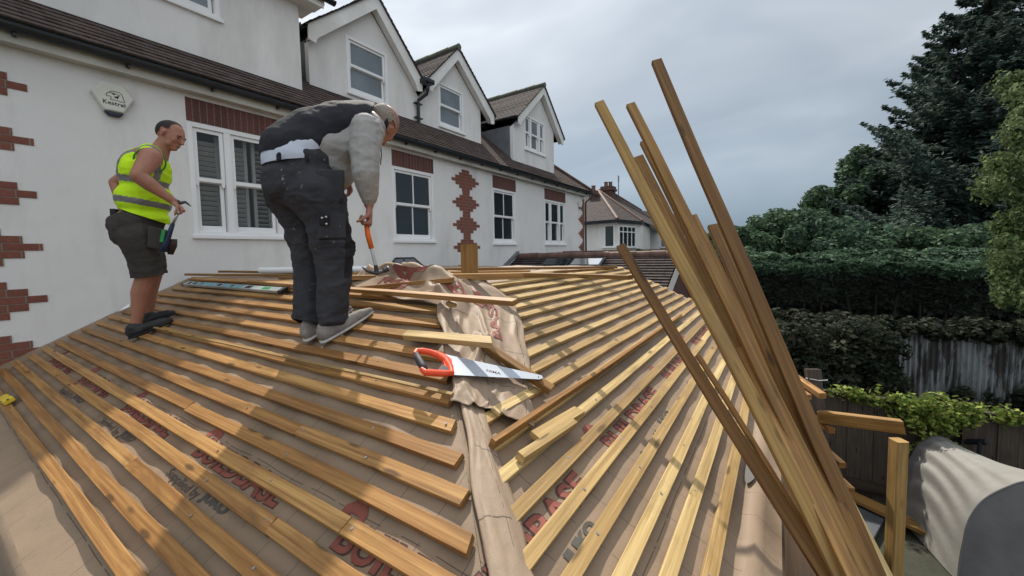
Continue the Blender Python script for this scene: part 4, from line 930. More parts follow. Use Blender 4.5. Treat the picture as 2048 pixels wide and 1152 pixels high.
for s_ in np.linspace(0, 1, 12):
    row = []
    for i in range(61):
        b = prof(i/60, True); p = b.lerp(V((-2.2, -3.2)), s_); row.append((6.96+.02*noise.noise(V((p.x*6, p.y*2, 3))), p.x, p.y))
    rows.append(row)
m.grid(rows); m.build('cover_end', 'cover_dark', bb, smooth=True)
m = MB(); m.tube([(5.79-.006, prof(k, False).x, prof(k, False).y+.004) for k in np.linspace(.02, .98, 60)], .007, 6); m.build('seam', 'cover_dark', bb)
m = MB(); None if 1 else m.grid([[(6.97, -1.30-.0, z), (6.75, -1.40-.0, z), (6.5, -1.50, z)] for z in np.linspace(GZ, -2.75, 8)]); pass
m = MB(); c = at(1908, 882, 5.1); e_ = at(1974, 884, 4.8); m.tube([c, e_], .034, 12); m.tube([e_+V((0, .06, -.02)), e_+V((0, .06, -.25))], .018, 8); m.build('handle', 'gutter', bb)
# ================================================================== fence with climbing plant
FX = 7.2
fn = thing('garden_fence', (FX, -2, GZ), 'dark weathered close boarded fence at the end of the garden', 'fence')
y = 3.0; k = 0
m = MB()
while y > -9:
    wb = .145; m.beam((FX+.018*(k % 2), y, GZ), (FX+.018*(k % 2), y, -2.11+random.uniform(-.012, .012)), wb, .016, (1, 0, 0)); y -= wb*.97; k += 1
m.build('boards', 'wood_old', fn)
MB().box((FX-.05, -9, -2.10), (FX+.05, 3, -2.065)).build('capping', 'wood_old', fn)
for y in (1.9, -.1, -2.0, -3.9): MB().box((FX-.09, y-.05, GZ), (FX-.012, y+.05, -2.10)).build('fence_post', 'wood_old', fn)
MB().box((FX-.045, -9, -3.4), (FX-.012, 3, -3.25)).build('rail', 'wood_old', fn)
def cards(name, C, Nn, size, mat, parent=None, asp=1.6, up=.4, squash=1, tri=False):
    """leaf sized quads at points C (n,3) with rough facing normals Nn (n,3) or None"""
    C = np.asarray(C, float); n = len(C); a = rng.normal(size=(n, 3)); b = rng.normal(size=(n, 3))
    if Nn is not None: nn = np.asarray(Nn, float)+rng.normal(size=(n, 3))*.55; nn /= np.linalg.norm(nn, axis=1)[:, None]; a = a-nn*(a*nn).sum(1)[:, None]
    a[:, 2] *= up; a /= np.linalg.norm(a, axis=1)[:, None]
    if Nn is not None: b = np.cross(nn, a)
    else: b = b-a*(a*b).sum(1)[:, None]
    b /= np.linalg.norm(b, axis=1)[:, None]
    s_ = (size*rng.uniform(.6, 1.3, n))[:, None]; a = a*s_*asp/2; b = b*s_/2
    v = np.stack([C-a, C+b*.9-a*.1, C+a, C-b*.9-a*.1], 1).reshape(-1, 3)-np.array(wl(parent))
    me = bpy.data.meshes.new(name); me.vertices.add(4*n); me.vertices.foreach_set('co', v.ravel()); me.loops.add(4*n); me.loops.foreach_set('vertex_index', np.arange(4*n, dtype=np.int32))
    me.polygons.add(n); me.polygons.foreach_set('loop_start', np.arange(0, 4*n, 4, dtype=np.int32)); me.update(calc_edges=True); me.materials.append(M[mat])
    o = bpy.data.objects.new(name, me); COL.objects.link(o); WL[o.name] = wl(parent)
    if parent: o.parent = parent
    return o
def blobs(centers, radii, n, shell=.55, zs=1.0):
    """points spread in the outer part of many small lumps"""
    centers = np.asarray(centers, float); radii = np.asarray(radii, float); w_ = radii**2; idx = rng.choice(len(centers), n, p=w_/w_.sum())
    d = rng.normal(size=(n, 3)); d /= np.linalg.norm(d, axis=1)[:, None]; r_ = radii[idx]*(shell+(1-shell)*rng.random(n))
    d2 = d.copy(); d2[:, 2] *= zs
    return centers[idx]+d2*r_[:, None], d
# vine over the fence: a string of clumps, thick around y=-1.2..-2
cs = []; rs = []
for i in range(150):
    y = (-.35-2.6*rng.random()**.9) if i % 3 == 0 else -1.62+.42*rng.normal(); y = max(-3.2, min(-.4, y)); thick = .03+.26*math.exp(-((y+1.65)/.42)**2); cs.append((FX-.08-rng.random()*thick*.8, y, -2.03+rng.normal()*.05+thick*.25*rng.random()-thick*1.3*rng.random()**1.5)); rs.append(.05+.09*rng.random())
for i in range(60): cs.append((FX-.1-rng.random()*.15, -1.45-.5*rng.random(), -2.1-.5*rng.random()**1.4)); rs.append(.07)
C, N_ = blobs(cs, rs, 2500, .2); vn = thing('climbing_plant', (FX, -1.6, -2.1), 'bright green climbing plant spilling over the top of the dark fence', 'plant')
cards('foliage', C, N_, .048, 'vine', vn, 1.5)
m = MB()
for i in range(26):
    y = -.4-2.3*random.random(); h = .05+.16*random.random(); MB().tube([(FX-.05, y, -2.05), (FX-.07, y+.03, -2.03+h*.6), (FX-.1, y+random.uniform(-.08, .08), -2.02+h)], [.005, .004, .002], 4).build('stem', 'bark', vn)
# ================================================================== shrub, corrugated fence, hedge
def bush(name, cs, rs, n, size, mat, label, cat='shrub', group=None, trunk=None, loc=None):
    t = thing(name, loc or tuple(np.mean(np.asarray(cs), 0)*[1, 1, 0]+[0, 0, GZ]), label, cat, group); C, N_ = blobs(cs, rs, n); cards('foliage' if not trunk else 'crown', C, N_, size, mat, t)
    if trunk:
        m = MB()
        for tr in trunk: m.tube(*tr, 8)
        m.build('trunk', 'bark', t)
    return t
cs = [at(rng.uniform(1570, 1790), rng.uniform(665, 780), rng.uniform(7.0, 7.9)) for _ in range(70)]
cs = [tuple(c) for c in cs if (c.z < -1.45-(.55 if c.y < -1.3 else 0)*((-1.3-c.y)*1.6 if c.y < -1.3 else 0))]
bush('shrub', cs, [.22+.14*random.random() for _ in cs], 15000, .07, 'bush', 'dull dark leafed shrub behind the fence beside the leaning battens', trunk=[([(8.6, -.8, GZ), (8.6, -.8, -2.6)], [.06, .03])])
cf = thing('corrugated_fence', (10.5, -3, GZ), 'stained grey corrugated sheet fence streaked with black under the hedge', 'fence'); rows = []
for z in (-3.45, -3.0, -2.5, -2.0, -1.62): rows.append([(10.5+.022*math.sin(y*2*math.pi/.076), y, z+(.035*noise.noise(V((y*1.2, 0, 0))) if z > -1.7 else 0)) for y in np.arange(-8, .4, .0127)])
m = MB(); m.grid(rows); m.build('sheet', 'corr', cf, smooth=True)
# climbing growth over the corrugated sheets
cs = [(10.35-rng.random()*.15, rng.uniform(-6, -2.1), rng.uniform(-3.1, -2.62)) for _ in range(70)]+[(10.3+rng.random()*.5, rng.uniform(-6, .3), -1.66+.22*rng.random()**1.5) for _ in range(230)]
bush('undergrowth', cs, [.06+.12*rng.random() for _ in cs], 16000, .07, 'bush', 'dark undergrowth growing along the bottom of the corrugated fence', 'plant')
hd_ = thing('hedge', (15, -3, GZ), 'tall clipped conifer hedge, green on top and coloured shade-dark beneath', 'hedge')
n = 62000; Y = rng.uniform(-12.5, 4.5, n); X = 14.2+2.2*rng.random(n)**1.2; nz = np.array([noise.noise(V((y_*.9, x_*1.2, 0)))*.30+noise.noise(V((y_*3.1, x_*3, 5)))*.16+noise.noise(V((y_*8, x_*8, 9)))*.07 for x_, y_ in zip(X, Y)]); bumpy = nz
Z = -.47+bumpy+.10*(X-14.2)-.10*rng.random(n)-(-.04*(Y+2)*0)+.035*np.minimum(0, Y+3)*0
top = np.stack([X, Y, Z], 1); Nt = np.tile([-.25, 0, 1.0], (n, 1))
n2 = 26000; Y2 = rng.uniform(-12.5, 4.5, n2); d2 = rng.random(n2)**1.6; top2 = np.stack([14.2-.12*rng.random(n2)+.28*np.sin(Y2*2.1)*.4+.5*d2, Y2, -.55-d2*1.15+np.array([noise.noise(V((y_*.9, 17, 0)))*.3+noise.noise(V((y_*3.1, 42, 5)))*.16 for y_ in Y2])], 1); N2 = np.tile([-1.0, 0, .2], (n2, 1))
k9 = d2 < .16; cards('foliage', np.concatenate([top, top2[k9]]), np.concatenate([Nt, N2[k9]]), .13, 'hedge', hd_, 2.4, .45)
cards('shade_toned_foliage', top2[~k9], N2[~k9], .13, 'fir_shade', hd_, 2.4, .45)  # lower face coloured darker to stand in for shade
n3 = 22000; Y3 = rng.uniform(-12.5, 4.5, n3); cards('dark_fill_foliage', np.stack([14.6+.9*rng.random(n3), Y3, -1.1-2.4*rng.random(n3)], 1), None, .2, 'fir_shade', hd_, 2.2, 1.5)  # dark fill, coloured as the darkness inside the hedge
for i in range(30):
    y = -11+.52*i+random.uniform(-.1, .1); MB().tube([(14.45, y, GZ), (14.4+random.uniform(-.1, .1), y+random.uniform(-.1, .1), -2.2), (14.5, y+random.uniform(-.2, .2), -.8)], [.045, .035, .02], 6).build('trunk', 'bark_dark', hd_)
# ------------------------------------------------------------------ shrubs and trees behind the hedge
def clump(px, py, pw, ph, d, n=14):
    out_ = []; r_ = []
    for _ in range(n):
        a = rng.uniform(0, 2*math.pi); k = rng.random()**.5; out_.append(tuple(at(px+pw*k*math.cos(a), py+ph*k*math.sin(a), d+rng.normal()*pw*d/803*.5))); r_.append(pw*d/803*rng.uniform(.22, .42))
    return out_, r_
for i, (px, py, pw, ph, d, mt, lb) in enumerate([
    (1475, 492, 60, 26, 19, 'leaf', 'low green shrub rising behind the hedge at its left end'),
    (1560, 470, 62, 42, 22, 'leaf', 'small rounded tree behind the hedge left of the taller trees'),
    (1640, 470, 60, 40, 19, 'hedge', 'feathery green conifer shrub behind the middle of the hedge'),
    (1730, 490, 70, 30, 17.5, 'hedge', 'low feathery conifer behind the hedge under the dark firs'),
    (1840, 500, 80, 30, 17, 'leaf', 'low shrub with lighter tips behind the hedge under the tall fir'),
    (1960, 500, 75, 34, 16.5, 'hedge', 'green shrub behind the hedge at its right end')]):
    cs, rs = clump(px, py, pw, ph, d, 30); bush('shrub', cs, rs, 9000, .14, mt, lb, 'shrub', 'shrubs behind the hedge')
for (px, py, pw, ph, d, lb) in ((1742, 368, 66, 66, 27, 'taller broad leafed tree touching the left side of the firs'), (1675, 428, 66, 46, 25, 'broad leafed green tree standing left of the tall firs'), (1585, 462, 60, 28, 29, 'low leafy tree nearest the leaning battens'), (1660, 430, 50, 45, 28, 'smaller leafy tree at the left foot of the trees'), (1790, 400, 60, 80, 25, 'leafy tree in front of the second fir')):
    cs, rs = clump(px, py, pw, ph, d, 46); c = V(np.mean(np.asarray(cs), 0)); bush('tree', cs, rs, 16000, .19, 'leaf', lb, 'tree', 'trees at the end of the garden', [([(c.x, c.y, GZ), (c.x, c.y, c.z)], [.25, .12])], loc=(c.x, c.y, GZ))
def conifer(px, ptop, d, hw, label, mat='fir', n=26000, zb=-1.5, lean=0):
    top = at(px, ptop, d); base = V((top.x, top.y, GZ)); H = top.z-GZ; t = thing('fir_tree', base, label, 'tree', 'trees at the end of the garden')
    Rm = hw*d/803; P = []; Nn = []; nb = int(190*H/12)
    for b in range(nb):
        f = (b+rng.random())/nb; z = zb+(top.z-zb)*(1-(1-f)**1.0) if False else zb+(top.z-zb)*f; rr = Rm*(1-f)**.72*rng.uniform(.6, 1.12)+.15; a = rng.uniform(0, 2*math.pi)
        m_ = max(10, int(2.1*n/nb*(rr/Rm+.15)*1.4)); s_ = rng.random(m_)**.7; w_ = (.16+.42*np.sin(np.pi*np.minimum(1, s_*1.02))**.8*rr*.55)
        lat = rng.normal(size=m_)*w_*.42; x = top.x+lean*(1-f)+np.cos(a)*rr*s_-np.sin(a)*lat; y = top.y+np.sin(a)*rr*s_+np.cos(a)*lat
        zz = z-.10*rr*s_+.30*rr*s_**3-np.abs(lat)*.25-rng.random(m_)*.22
        P.append(np.stack([x, y, zz], 1)); Nn.append(np.stack([np.cos(a)*.3*np.ones(m_), np.sin(a)*.3*np.ones(m_), np.ones(m_)], 1))
    cards('crown', np.concatenate(P), np.concatenate(Nn), .125, mat, t, 2.3, .6)
    MB().tube([base, V((top.x, top.y, top.z-.3))], [.28, .03], 8).build('trunk', 'bark', t)
conifer(1985, -60, 20, 300, 'tallest dark fir tree at the right edge, its top leaving the picture', n=60000)
conifer(1878, 90, 23, 175, 'second tall dark fir just left of the tallest one', n=38000)
conifer(1795, 255, 24, 135, 'shorter dark fir at the left of the fir group', n=24000)
conifer(2075, 60, 17, 190, 'dark fir half cut off by the right edge behind the birch', n=26000)
# drooping birch in the right foreground
bt = thing('birch_tree', (9.5, -5.9, GZ), 'light green drooping birch reaching in from the right edge', 'tree'); cs = []; rs = []
for (px, py, w_, h, nn_) in ((2030, 215, 26, 50, 10), (2045, 300, 45, 55, 16), (2020, 350, 50, 38, 16), (2000, 375, 30, 16, 6), (2045, 420, 26, 30, 6), (2040, 480, 40, 40, 12), (2022, 540, 36, 36, 14), (2000, 590, 16, 16, 5), (2060, 560, 30, 50, 10), (2090, 350, 50, 200, 40)):
    for _ in range(nn_):
        cs.append(tuple(at(px+rng.uniform(-w_, w_), py+rng.uniform(-h, h), 7.2+rng.normal()*.35))); rs.append(rng.uniform(.12, .24))
C, N_ = blobs(cs, rs, 15000, .2, 1.3); cards('crown', C, N_, .062, 'birch', bt, 1.4, 1.3)
m = MB(); m.tube([(9.5, -5.9, GZ), (9.4, -5.8, 0), (9.2, -5.6, 4)], [.16, .12, .05], 8); m.build('trunk', 'bark', bt)
m = MB()
for c in cs[::5]: c = V(c); m.tube([(9.3, -5.7, min(3.5, c.z+1.2)), c.lerp(V((9.3, -5.7, c.z+.8)), .4)+V((0, 0, .2)), c], [.018, .012, .005], 4)
m.build('limb', 'bark', bt)
# ================================================================== neighbouring tiled extension roof
nb = thing('neighbour_extension', (9, 4, GZ), 'next extension along the wall with dark tiled roof, roof window and white gable', 'extension')
ct = math.hypot(1, .5); dv = V((-1, 0, -.5)).normalized(); RX, RZc = 9.2, -.12
m = MB(); tiles(m, (9.2-2.4, 1.75, RZc-1.2), (0, 1, 0), -dv, 2.4*ct, lambda v: (0, 4.12), .115, .028); m.build('roof', 'tile_old', nb)
m = MB(); tiles(m, (9.2+2.4, 1.75, RZc-1.2), (0, 1, 0), V((-1, 0, .5)), 2.4*ct, lambda v: (0, 4.12)); m.build('roof', 'tile_old', nb)
for k in range(13): MB().tube([(9.2, 1.72+.32*k, RZc+.01+.008*(k % 2)), (9.2, 1.72+.32*k+.315, RZc+.01+.008*(k % 2))], [.10, .094], 12).build('ridge_tile', 'ridge', nb)
m = MB(); m.prism([(9.2, 1.80, RZc-.22), (7.0, 1.80, RZc-1.32), (7.0, 1.80, GZ), (11.4, 1.80, GZ), (11.4, 1.80, RZc-1.32)], (0, 4.1, 0)); m.build('wall', 'brick_dark', nb)
m = MB(); m.prism([(9.2, 1.70, RZc-.02), (6.75, 1.70, RZc-1.245), (6.75, 1.70, RZc-1.38), (9.2, 1.70, RZc-.18)], (0, .04, 0)); m.prism([(9.2, 1.6995, RZc-.02), (11.65, 1.6995, RZc-1.245), (11.65, 1.6995, RZc-1.38), (9.2, 1.6995, RZc-.18)], (0, .04, 0)); m.build('barge_board', 'trim', nb)
m = MB(); m.prism([(9.2, 1.62, RZc+.02), (6.7, 1.62, RZc-1.23), (6.7, 1.62, RZc-1.27), (9.2, 1.62, RZc-.02)], (0, .10, 0)); m.build('verge', 'gutter', nb)
m = MB(); m.prism([(9.15, 5.80, RZc+.10), (8.0, 5.80, RZc-.50), (8.0, 5.885, RZc-.50), (9.15, 5.885, RZc+.10)], (0, 0, .06)); m.build('flashing', 'lead', nb)
def on_nb(y, u, h): p = V((9.2, y, RZc))+dv*u; n_ = V((-.5, 0, 1)).normalized(); return p+n_*h
for (ya, yb, mt) in ((4.25, 4.85, 'glass_dark'), (3.40, 4.10, 'sky_glass')):
    P = [on_nb(ya, .22, .05), on_nb(yb, .22, .05), on_nb(yb, .52, .05), on_nb(ya, .52, .05)]
    f = MB().prism([p+V((0, s_, 0)) for p, s_ in zip([on_nb(ya, .16, .02), on_nb(yb, .16, .02), on_nb(yb, .58, .02), on_nb(ya, .58, .02)], (-.05, .05, .05, -.05))], V((-.45, 0, .9)).normalized()*.025).build('roof_window', 'gutter', nb)
    if 'sky_glass' not in M: g_ = NT('bright reflecting glass', .06); g_.col((.55, .58, .6)); g_.set(Metallic=.9); M['sky_glass'] = g_.m
    MB().prism(P, V((-.45, 0, .9)).normalized()*.006).build('pane', mt, f)
# brick parapet behind it with weeds
m = MB(); m.box((11.9, 1.55, GZ), (12.15, 5.85, -.03)); o = m.build('garden_wall', 'brick_dark'); tag(o, 'dark brick parapet wall just above the neighbouring ridge tiles', 'wall'); cop = MB().box((11.86, 1.52, -.03), (12.2, 5.85, .02)).build('coping', 'ridge', o)
for (px, py) in ((1286, 502), (1335, 500), (1345, 505)):
    c = at(px, py, 11.4); cs = [tuple(c+V((random.uniform(-.08, .08), random.uniform(-.22, .22), random.uniform(-.1, .02)))) for _ in range(9)]
    bush('weed', cs, [.07]*9, 260, .06, 'leaf', ['weed growing on the brick parapet left of the leaning battens', 'weed on the brick parapet nearest the leaning battens', 'lower weed on the brick parapet touching the leaning battens'][[1286, 1335, 1345].index(px)], 'plant')
# ================================================================== houses further along
def house_far(name, label, d, k=1.0):
    return thing(name, at(1230, 500, d)*V((1, 1, 0)).length if False else (at(1230, 500, d).x, at(1230, 500, d).y, GZ), label, 'house')

def G(p, z=GZ): return V((p.x, p.y, z))
def roof_poly(mb, polys):
    for P in polys:
        P = [V(p) for p in P]; n_ = (P[1]-P[0]).cross(P[2]-P[0]).normalized(); u = (P[1]-P[0]).normalized(); v = n_.cross(u); mb.add(P, [tuple(range(len(P)))], [[((p-P[0]).dot(u), abs((p-P[0]).dot(v))) for p in P]])
h2 = thing('bay_fronted_house', G(at(1230, 500, 24)), 'white house with angled bay, dark tiled hipped roof and two chimneys beyond the long house', 'house')
a, b, c, e5 = at(1140, 450, 23.5), at(1235, 450, 21.6), at(1284, 456, 23.6), at(1300, 456, 27)
back = V((2.0, 7.5, 0)); zt = 1.50
m = MB(); m.prism([G(a), G(b), G(c), G(e5), G(e5+back), G(a+back)], (0, 0, zt-GZ)); m.build('wall', 'render', h2)
def bwin(par, A, B, f0, f1, z0, z1, cols, tl=False):
    """window on the wall face running from A to B between fractions f0 and f1"""
    A, B = G(A, 0), G(B, 0); t = (B-A).normalized(); n_ = V((t.y, -t.x, 0))
    if n_.dot(A) > 0: n_ = -n_
    L0 = (B-A).length; s0, L = L0*f0, L0*(f1-f0); O = A+t*s0
    def bx(p0, p1, za, zb, d0, d1): return O+t*((p0+p1)/2)+n_*((d0+d1)/2)+V((0, 0, (za+zb)/2)), t*((p1-p0)/2), n_*((d1-d0)/2), V((0, 0, (zb-za)/2))
    m = MB(); fw = .07; m.obox(*bx(-.12, L+.12, z0-.10, z0, 0, .16)); m.obox(*bx(0, fw, z0, z1, 0, .05)); m.obox(*bx(L-fw, L, z0, z1, 0, .05)); m.obox(*bx(fw, L-fw, z1-fw, z1, 0, .05))
    for k in range(1, cols): m.obox(*bx(L*k/cols-.03, L*k/cols+.03, z0, z1-fw, 0, .045))
    if tl: m.obox(*bx(fw, L-fw, z0+(z1-z0)*.68, z0+(z1-z0)*.68+.05, 0, .04))
    f = m.build('window', 'upvc', par); MB().obox(*bx(fw*.5, L-fw*.5, z0+.01, z1-fw*.5, .004, .02)).build('pane', 'glass_dark', f)
bwin(h2, a, b, .74, .95, .26, 1.42, 1); bwin(h2, b, c, .03, .70, .24, 1.36, 4, True)
def outw(p, k): return G(p*(1-k/p.length), 0)
ea, eb, ec, ee = [outw(p, .45)+V((0, 0, zt)) for p in (a, b, c, e5)]
m = MB(); m.prism([ea, eb, ec, ee, ee+back, ea+back], (0, 0, .15)); m.build('eaves', 'gutter', h2)
Zr = V((0, 0, .16)); P1_ = at(1196, 381, 26.5); Q1 = at(1229, 389, 28); Q2 = at(1282, 421, 31)
m = MB(); roof_poly(m, [[ea+Zr, eb+Zr, P1_], [eb+Zr, ec+Zr, P1_], [ec+Zr, at(1345, 462, 31), Q2, Q1, P1_], [ea+Zr, P1_, Q1, ea+back*1.2+Zr], [Q1, Q2, at(1345, 462, 31)+back*1.2, ea+back*1.2+Zr]]); m.build('roof', 'tile_old', h2)
for A_, B2 in ((eb+Zr, P1_), (ec+Zr, P1_), (Q1, Q2)): MB().tube([A_+V((0, 0, .02)), B2+V((0, 0, .02))], .09, 8).build('hip_tile', 'ridge', h2)
def chimney(px0, px1, ptop, pbase, d, par, pots):
    a = at(px0, ptop, d); b = at(px1, ptop, d); c = (a+b)/2; w_ = (b-a).length/2*.92; zb = at(px0, pbase, d).z
    m = MB(); m.box((c.x-w_*.9, c.y-w_*.8, zb-2.0), (c.x+w_*.9, c.y+w_*.8, a.z-.30)); m.box((c.x-w_*1.12, c.y-w_, a.z-.30), (c.x+w_*1.12, c.y+w_, a.z-.16)); m.box((c.x-w_*.98, c.y-w_*.88, a.z-.16), (c.x+w_*.98, c.y+w_*.88, a.z))
    ch_ = m.build('chimney', 'brick_dark', par)
    for k in range(pots):
        f = (k+.5)/pots; q = a.lerp(b, .2+.6*f); MB().tube([(q.x, q.y, a.z-.02), (q.x, q.y, a.z+.26), (q.x, q.y, a.z+.32)], [.13, .12, .15], 10).build('chimney_pot', 'ridge', ch_)
chimney(1202, 1231, 374, 402, 27.2, h2, 2); chimney(1178, 1196, 382, 400, 25.5, h2, 1)
m = MB(); ap = at(1237, 405, 28.5); tp_ = at(1237, 352, 28.5); m.tube([ap, tp_], .03, 6)
for k in range(4): z = tp_.z-.12*k; m.tube([(tp_.x-.25, tp_.y, z), (tp_.x+.25, tp_.y, z)], .012, 4)
m.build('aerial', 'steel_dark', h2)
h3 = thing('bungalow', G(at(1330, 470, 32)), 'white house with brown roof seen between the bay house and the leaning battens', 'house')
A3, B3 = at(1284, 458, 28.5), at(1372, 463, 39.5); bk = V((1.5, 8, 0))
m = MB(); m.prism([G(A3), G(B3), G(B3+bk), G(A3+bk)], (0, 0, 1.42-GZ)); m.build('wall', 'render', h3)
bwin(h3, A3, B3, .34, .56, .25, 1.20, 2); bwin(h3, A3, B3, .66, .84, .25, 1.20, 2)
e0, e1 = outw(A3, .4)+V((0, 0, 1.42)), outw(B3, .4)+V((0, 0, 1.42)); m = MB(); m.prism([e0, e1, e1+bk, e0+bk], (0, 0, .12)); m.build('eaves', 'gutter', h3)
r0, r1 = at(1284, 421, 33), at(1352, 432, 44); z_ = V((0, 0, .13)); m = MB(); roof_poly(m, [[e0+z_, e1+z_, r1, r0], [e1+z_, e1+bk+z_, r1], [e0+z_, r0, e0+bk+z_], [r0, r1, e1+bk+z_, e0+bk+z_]]); m.build('roof', 'tile_old', h3)
h4 = thing('distant_house', G(at(1400, 480, 50)), 'distant white house with brown hipped roof glimpsed between the two groups of leaning battens', 'house')
A4, B4 = at(1345, 467, 47), at(1418, 472, 50); bk = V((3, 9, 0))
m = MB(); m.prism([G(A4), G(B4), G(B4+bk), G(A4+bk)], (0, 0, 1.35-GZ)); m.build('wall', 'render', h4); bwin(h4, A4, B4, .70, .86, .1, 1.1, 1)
e0, e1 = outw(A4, .6)+V((0, 0, 1.35)), outw(at(1424, 470, 50), .6)+V((0, 0, 1.35)); r1 = at(1376, 428, 55)
m = MB(); roof_poly(m, [[e0, e1, r1, r1-V((6, -6, 0))], [e1, e1+bk, r1], [e0, r1-V((6, -6, 0)), e0+bk], [r1, e1+bk, e0+bk, r1-V((6, -6, 0))]]); m.build('roof', 'tile_old', h4)
m = MB(); q = at(1376, 432, 54); m.tube([q, q+V((0, 0, 1.0))], .03, 5); m.tube([q+V((-.3, 0, .9)), q+V((.3, 0, .9))], .02, 4); m.build('aerial', 'steel_dark', h4)

# ================================================================== people
def vox(mb, name, mats, parent, voxel=.009, smooth=6, disp=None, cuts=(), matfn=None, solid=0, label=None):
    """fuse overlapping lumps into one continuous skin, then shape it"""
    me = bpy.data.meshes.new('tmp'); me.from_pydata([tuple(p) for p in mb.v], [], mb.f); o = bpy.data.objects.new('tmp', me); COL.objects.link(o)
    r_ = o.modifiers.new('r', 'REMESH'); r_.mode = 'VOXEL'; r_.voxel_size = voxel
    s_ = o.modifiers.new('s', 'SMOOTH'); s_.iterations = smooth; s_.factor = .5
    dg = bpy.context.evaluated_depsgraph_get(); dg.update(); me2 = bpy.data.meshes.new_from_object(o.evaluated_get(dg)); bpy.data.objects.remove(o); bpy.data.meshes.remove(me)
    bm = bmesh.new(); bm.from_mesh(me2); bpy.data.meshes.remove(me2); bm.normal_update()
    for co, no in cuts: bmesh.ops.bisect_plane(bm, geom=bm.verts[:]+bm.edges[:]+bm.faces[:], plane_co=co, plane_no=no, clear_outer=True)
    bm.normal_update()
    if disp:
        for v in bm.verts: v.co += v.normal*disp(v.co)
    off = wl(parent)
    if matfn:
        for f in bm.faces: f.material_index = matfn(f.calc_center_median(), f.normal)
    for v in bm.verts: v.co -= off
    me3 = bpy.data.meshes.new(name); bm.to_mesh(me3); bm.free()
    me3.polygons.foreach_set('use_smooth', [True]*len(me3.polygons))
    for m_ in mats: me3.materials.append(M[m_])
    ob = bpy.data.objects.new(name, me3); COL.objects.link(ob); WL[ob.name] = off.copy(); ob.parent = parent
    if solid: b = ob.modifiers.new('solid', 'SOLIDIFY'); b.thickness = solid; b.offset = -1
    if label: ob['label'] = label
    return ob
class Fig:
    def __init__(s, C, F): s.C = V(C); s.F = V(F).normalized(); s.Rt = V((s.F.y, -s.F.x, 0)); s.U = V((0, 0, 1)); s.mb = MB()
    def j(s, x, y, off=0): d = ray(x, y); return d*((s.C.dot(s.Rt)+off)/d.dot(s.Rt))
    def limb(s, pts, rs, mb=None, flat=1.0, basis=None):
        mb = mb or s.mb
        for (a, ra), (b, rb) in zip(zip(pts, rs), zip(pts[1:], rs[1:])):
            a, b = V(a), V(b); n = max(2, int((b-a).length/(min(ra, rb)*.30)))
            for i in range(n+1):
                k = i/n; r = ra+(rb-ra)*k
                mb.sphere(a.lerp(b, k), (r, r*flat, r), 12, 8, basis)
    def ell(s, c, fb, lat, v, mb=None, tilt=0):
        F = s.F*math.cos(tilt)+s.U*math.sin(tilt); U = -s.F*math.sin(tilt)+s.U*math.cos(tilt)
        (mb or s.mb).sphere(c, (fb, lat, v), 18, 12, (F, s.Rt, U))
def head(mb, c, fd, side, k=1.0):
    """skull, jaw, nose, brow, cheeks, lips and ears; returns the frame"""
    fd = V(fd).normalized(); side = V(side); side = (side-fd*side.dot(fd)).normalized(); up = side.cross(fd).normalized()
    if up.z < -.2 and abs(fd.z) < .7: up = -up
    B = (fd, side, up); P = lambda f, s_, u: V(c)+(fd*f+side*s_+up*u)*k
    def e(f, s_, u, a, b, d): mb.sphere(P(f, s_, u), (a*k, b*k, d*k), 14, 10, B)
    e(-.012, 0, .028, .098, .076, .088); e(.028, 0, .0, .070, .066, .085); e(.03, 0, -.055, .055, .052, .05); e(.052, 0, -.085, .030, .030, .022)
    e(.080, 0, .022, .014, .045, .011)                               # brow
    for i in range(7): e(.088+.0042*i, 0, .008-.0052*i, .0095, .0075+.0007*i, .009)   # nose
    for s_ in (-1, 1): e(.105, .010*s_, -.026, .008, .006, .006); e(.060, .038*s_, -.02, .024, .020, .022); e(.04, .045*s_, -.055, .026, .014, .03)
    e(.089, 0, -.052, .008, .021, .0045); e(.087, 0, -.062, .009, .019, .0055); e(.078, 0, -.084, .014, .018, .012)
    for s_ in (-1, 1):
        e(-.008, .078*s_, -.006, .016, .006, .027); e(-.004, .081*s_, .008, .018, .007, .014)
    return P, B
def hand(mb, wrist, dirn, palmn, thumbside, curl, k=1.0, grip=None):
    """palm with five separate curled fingers. dirn: towards the fingertips, palmn: out of the palm, thumbside: unit vector"""
    d = V(dirn).normalized(); n = V(palmn); n = (n-d*n.dot(d)).normalized(); t = V(thumbside); t = (t-d*t.dot(d)-n*t.dot(n)).normalized()
    B = (d, t, n)
    for i in range(6):
        q = i/5; mb.sphere(V(wrist)+d*(.012+.078*q)*k, (.022*k, (.027+.014*q)*k, (.017-.002*q)*k), 12, 8, B)
    mb.sphere(V(wrist)+d*.035*k+t*.026*k+n*.006*k, (.03*k, .018*k, .016*k), 10, 8, B)
    for i, (sd_, L) in enumerate([(.030, .072), (.010, .080), (-.010, .075), (-.029, .060)]):
        p = V(wrist)+d*.086*k+t*sd_*k; ang = .0; seg_ = [L*.44, L*.32, L*.26]; r = .0094-.0006*i
        for j, sl in enumerate(seg_):
            ang += curl[j]; dd = d*math.cos(ang)+n*math.sin(ang); q = p+dd*sl*k
            for h in range(5): mb.sphere(p.lerp(q, h/4), (r-.0006*j)*k, 8, 6)
            p = q
    p = V(wrist)+d*.038*k+t*.032*k; dd = (d*.55+t*.55+n*.55).normalized()
    for sl, r, b in ((.034, .0112, .0), (.030, .010, .55), (.024, .009, .5)):
        dd = (dd+n*b-t*b*.7+d*.15).normalized(); q = p+dd*sl*k
        for h in range(5): mb.sphere(p.lerp(q, h/4), r*k, 8, 6)
        p = q
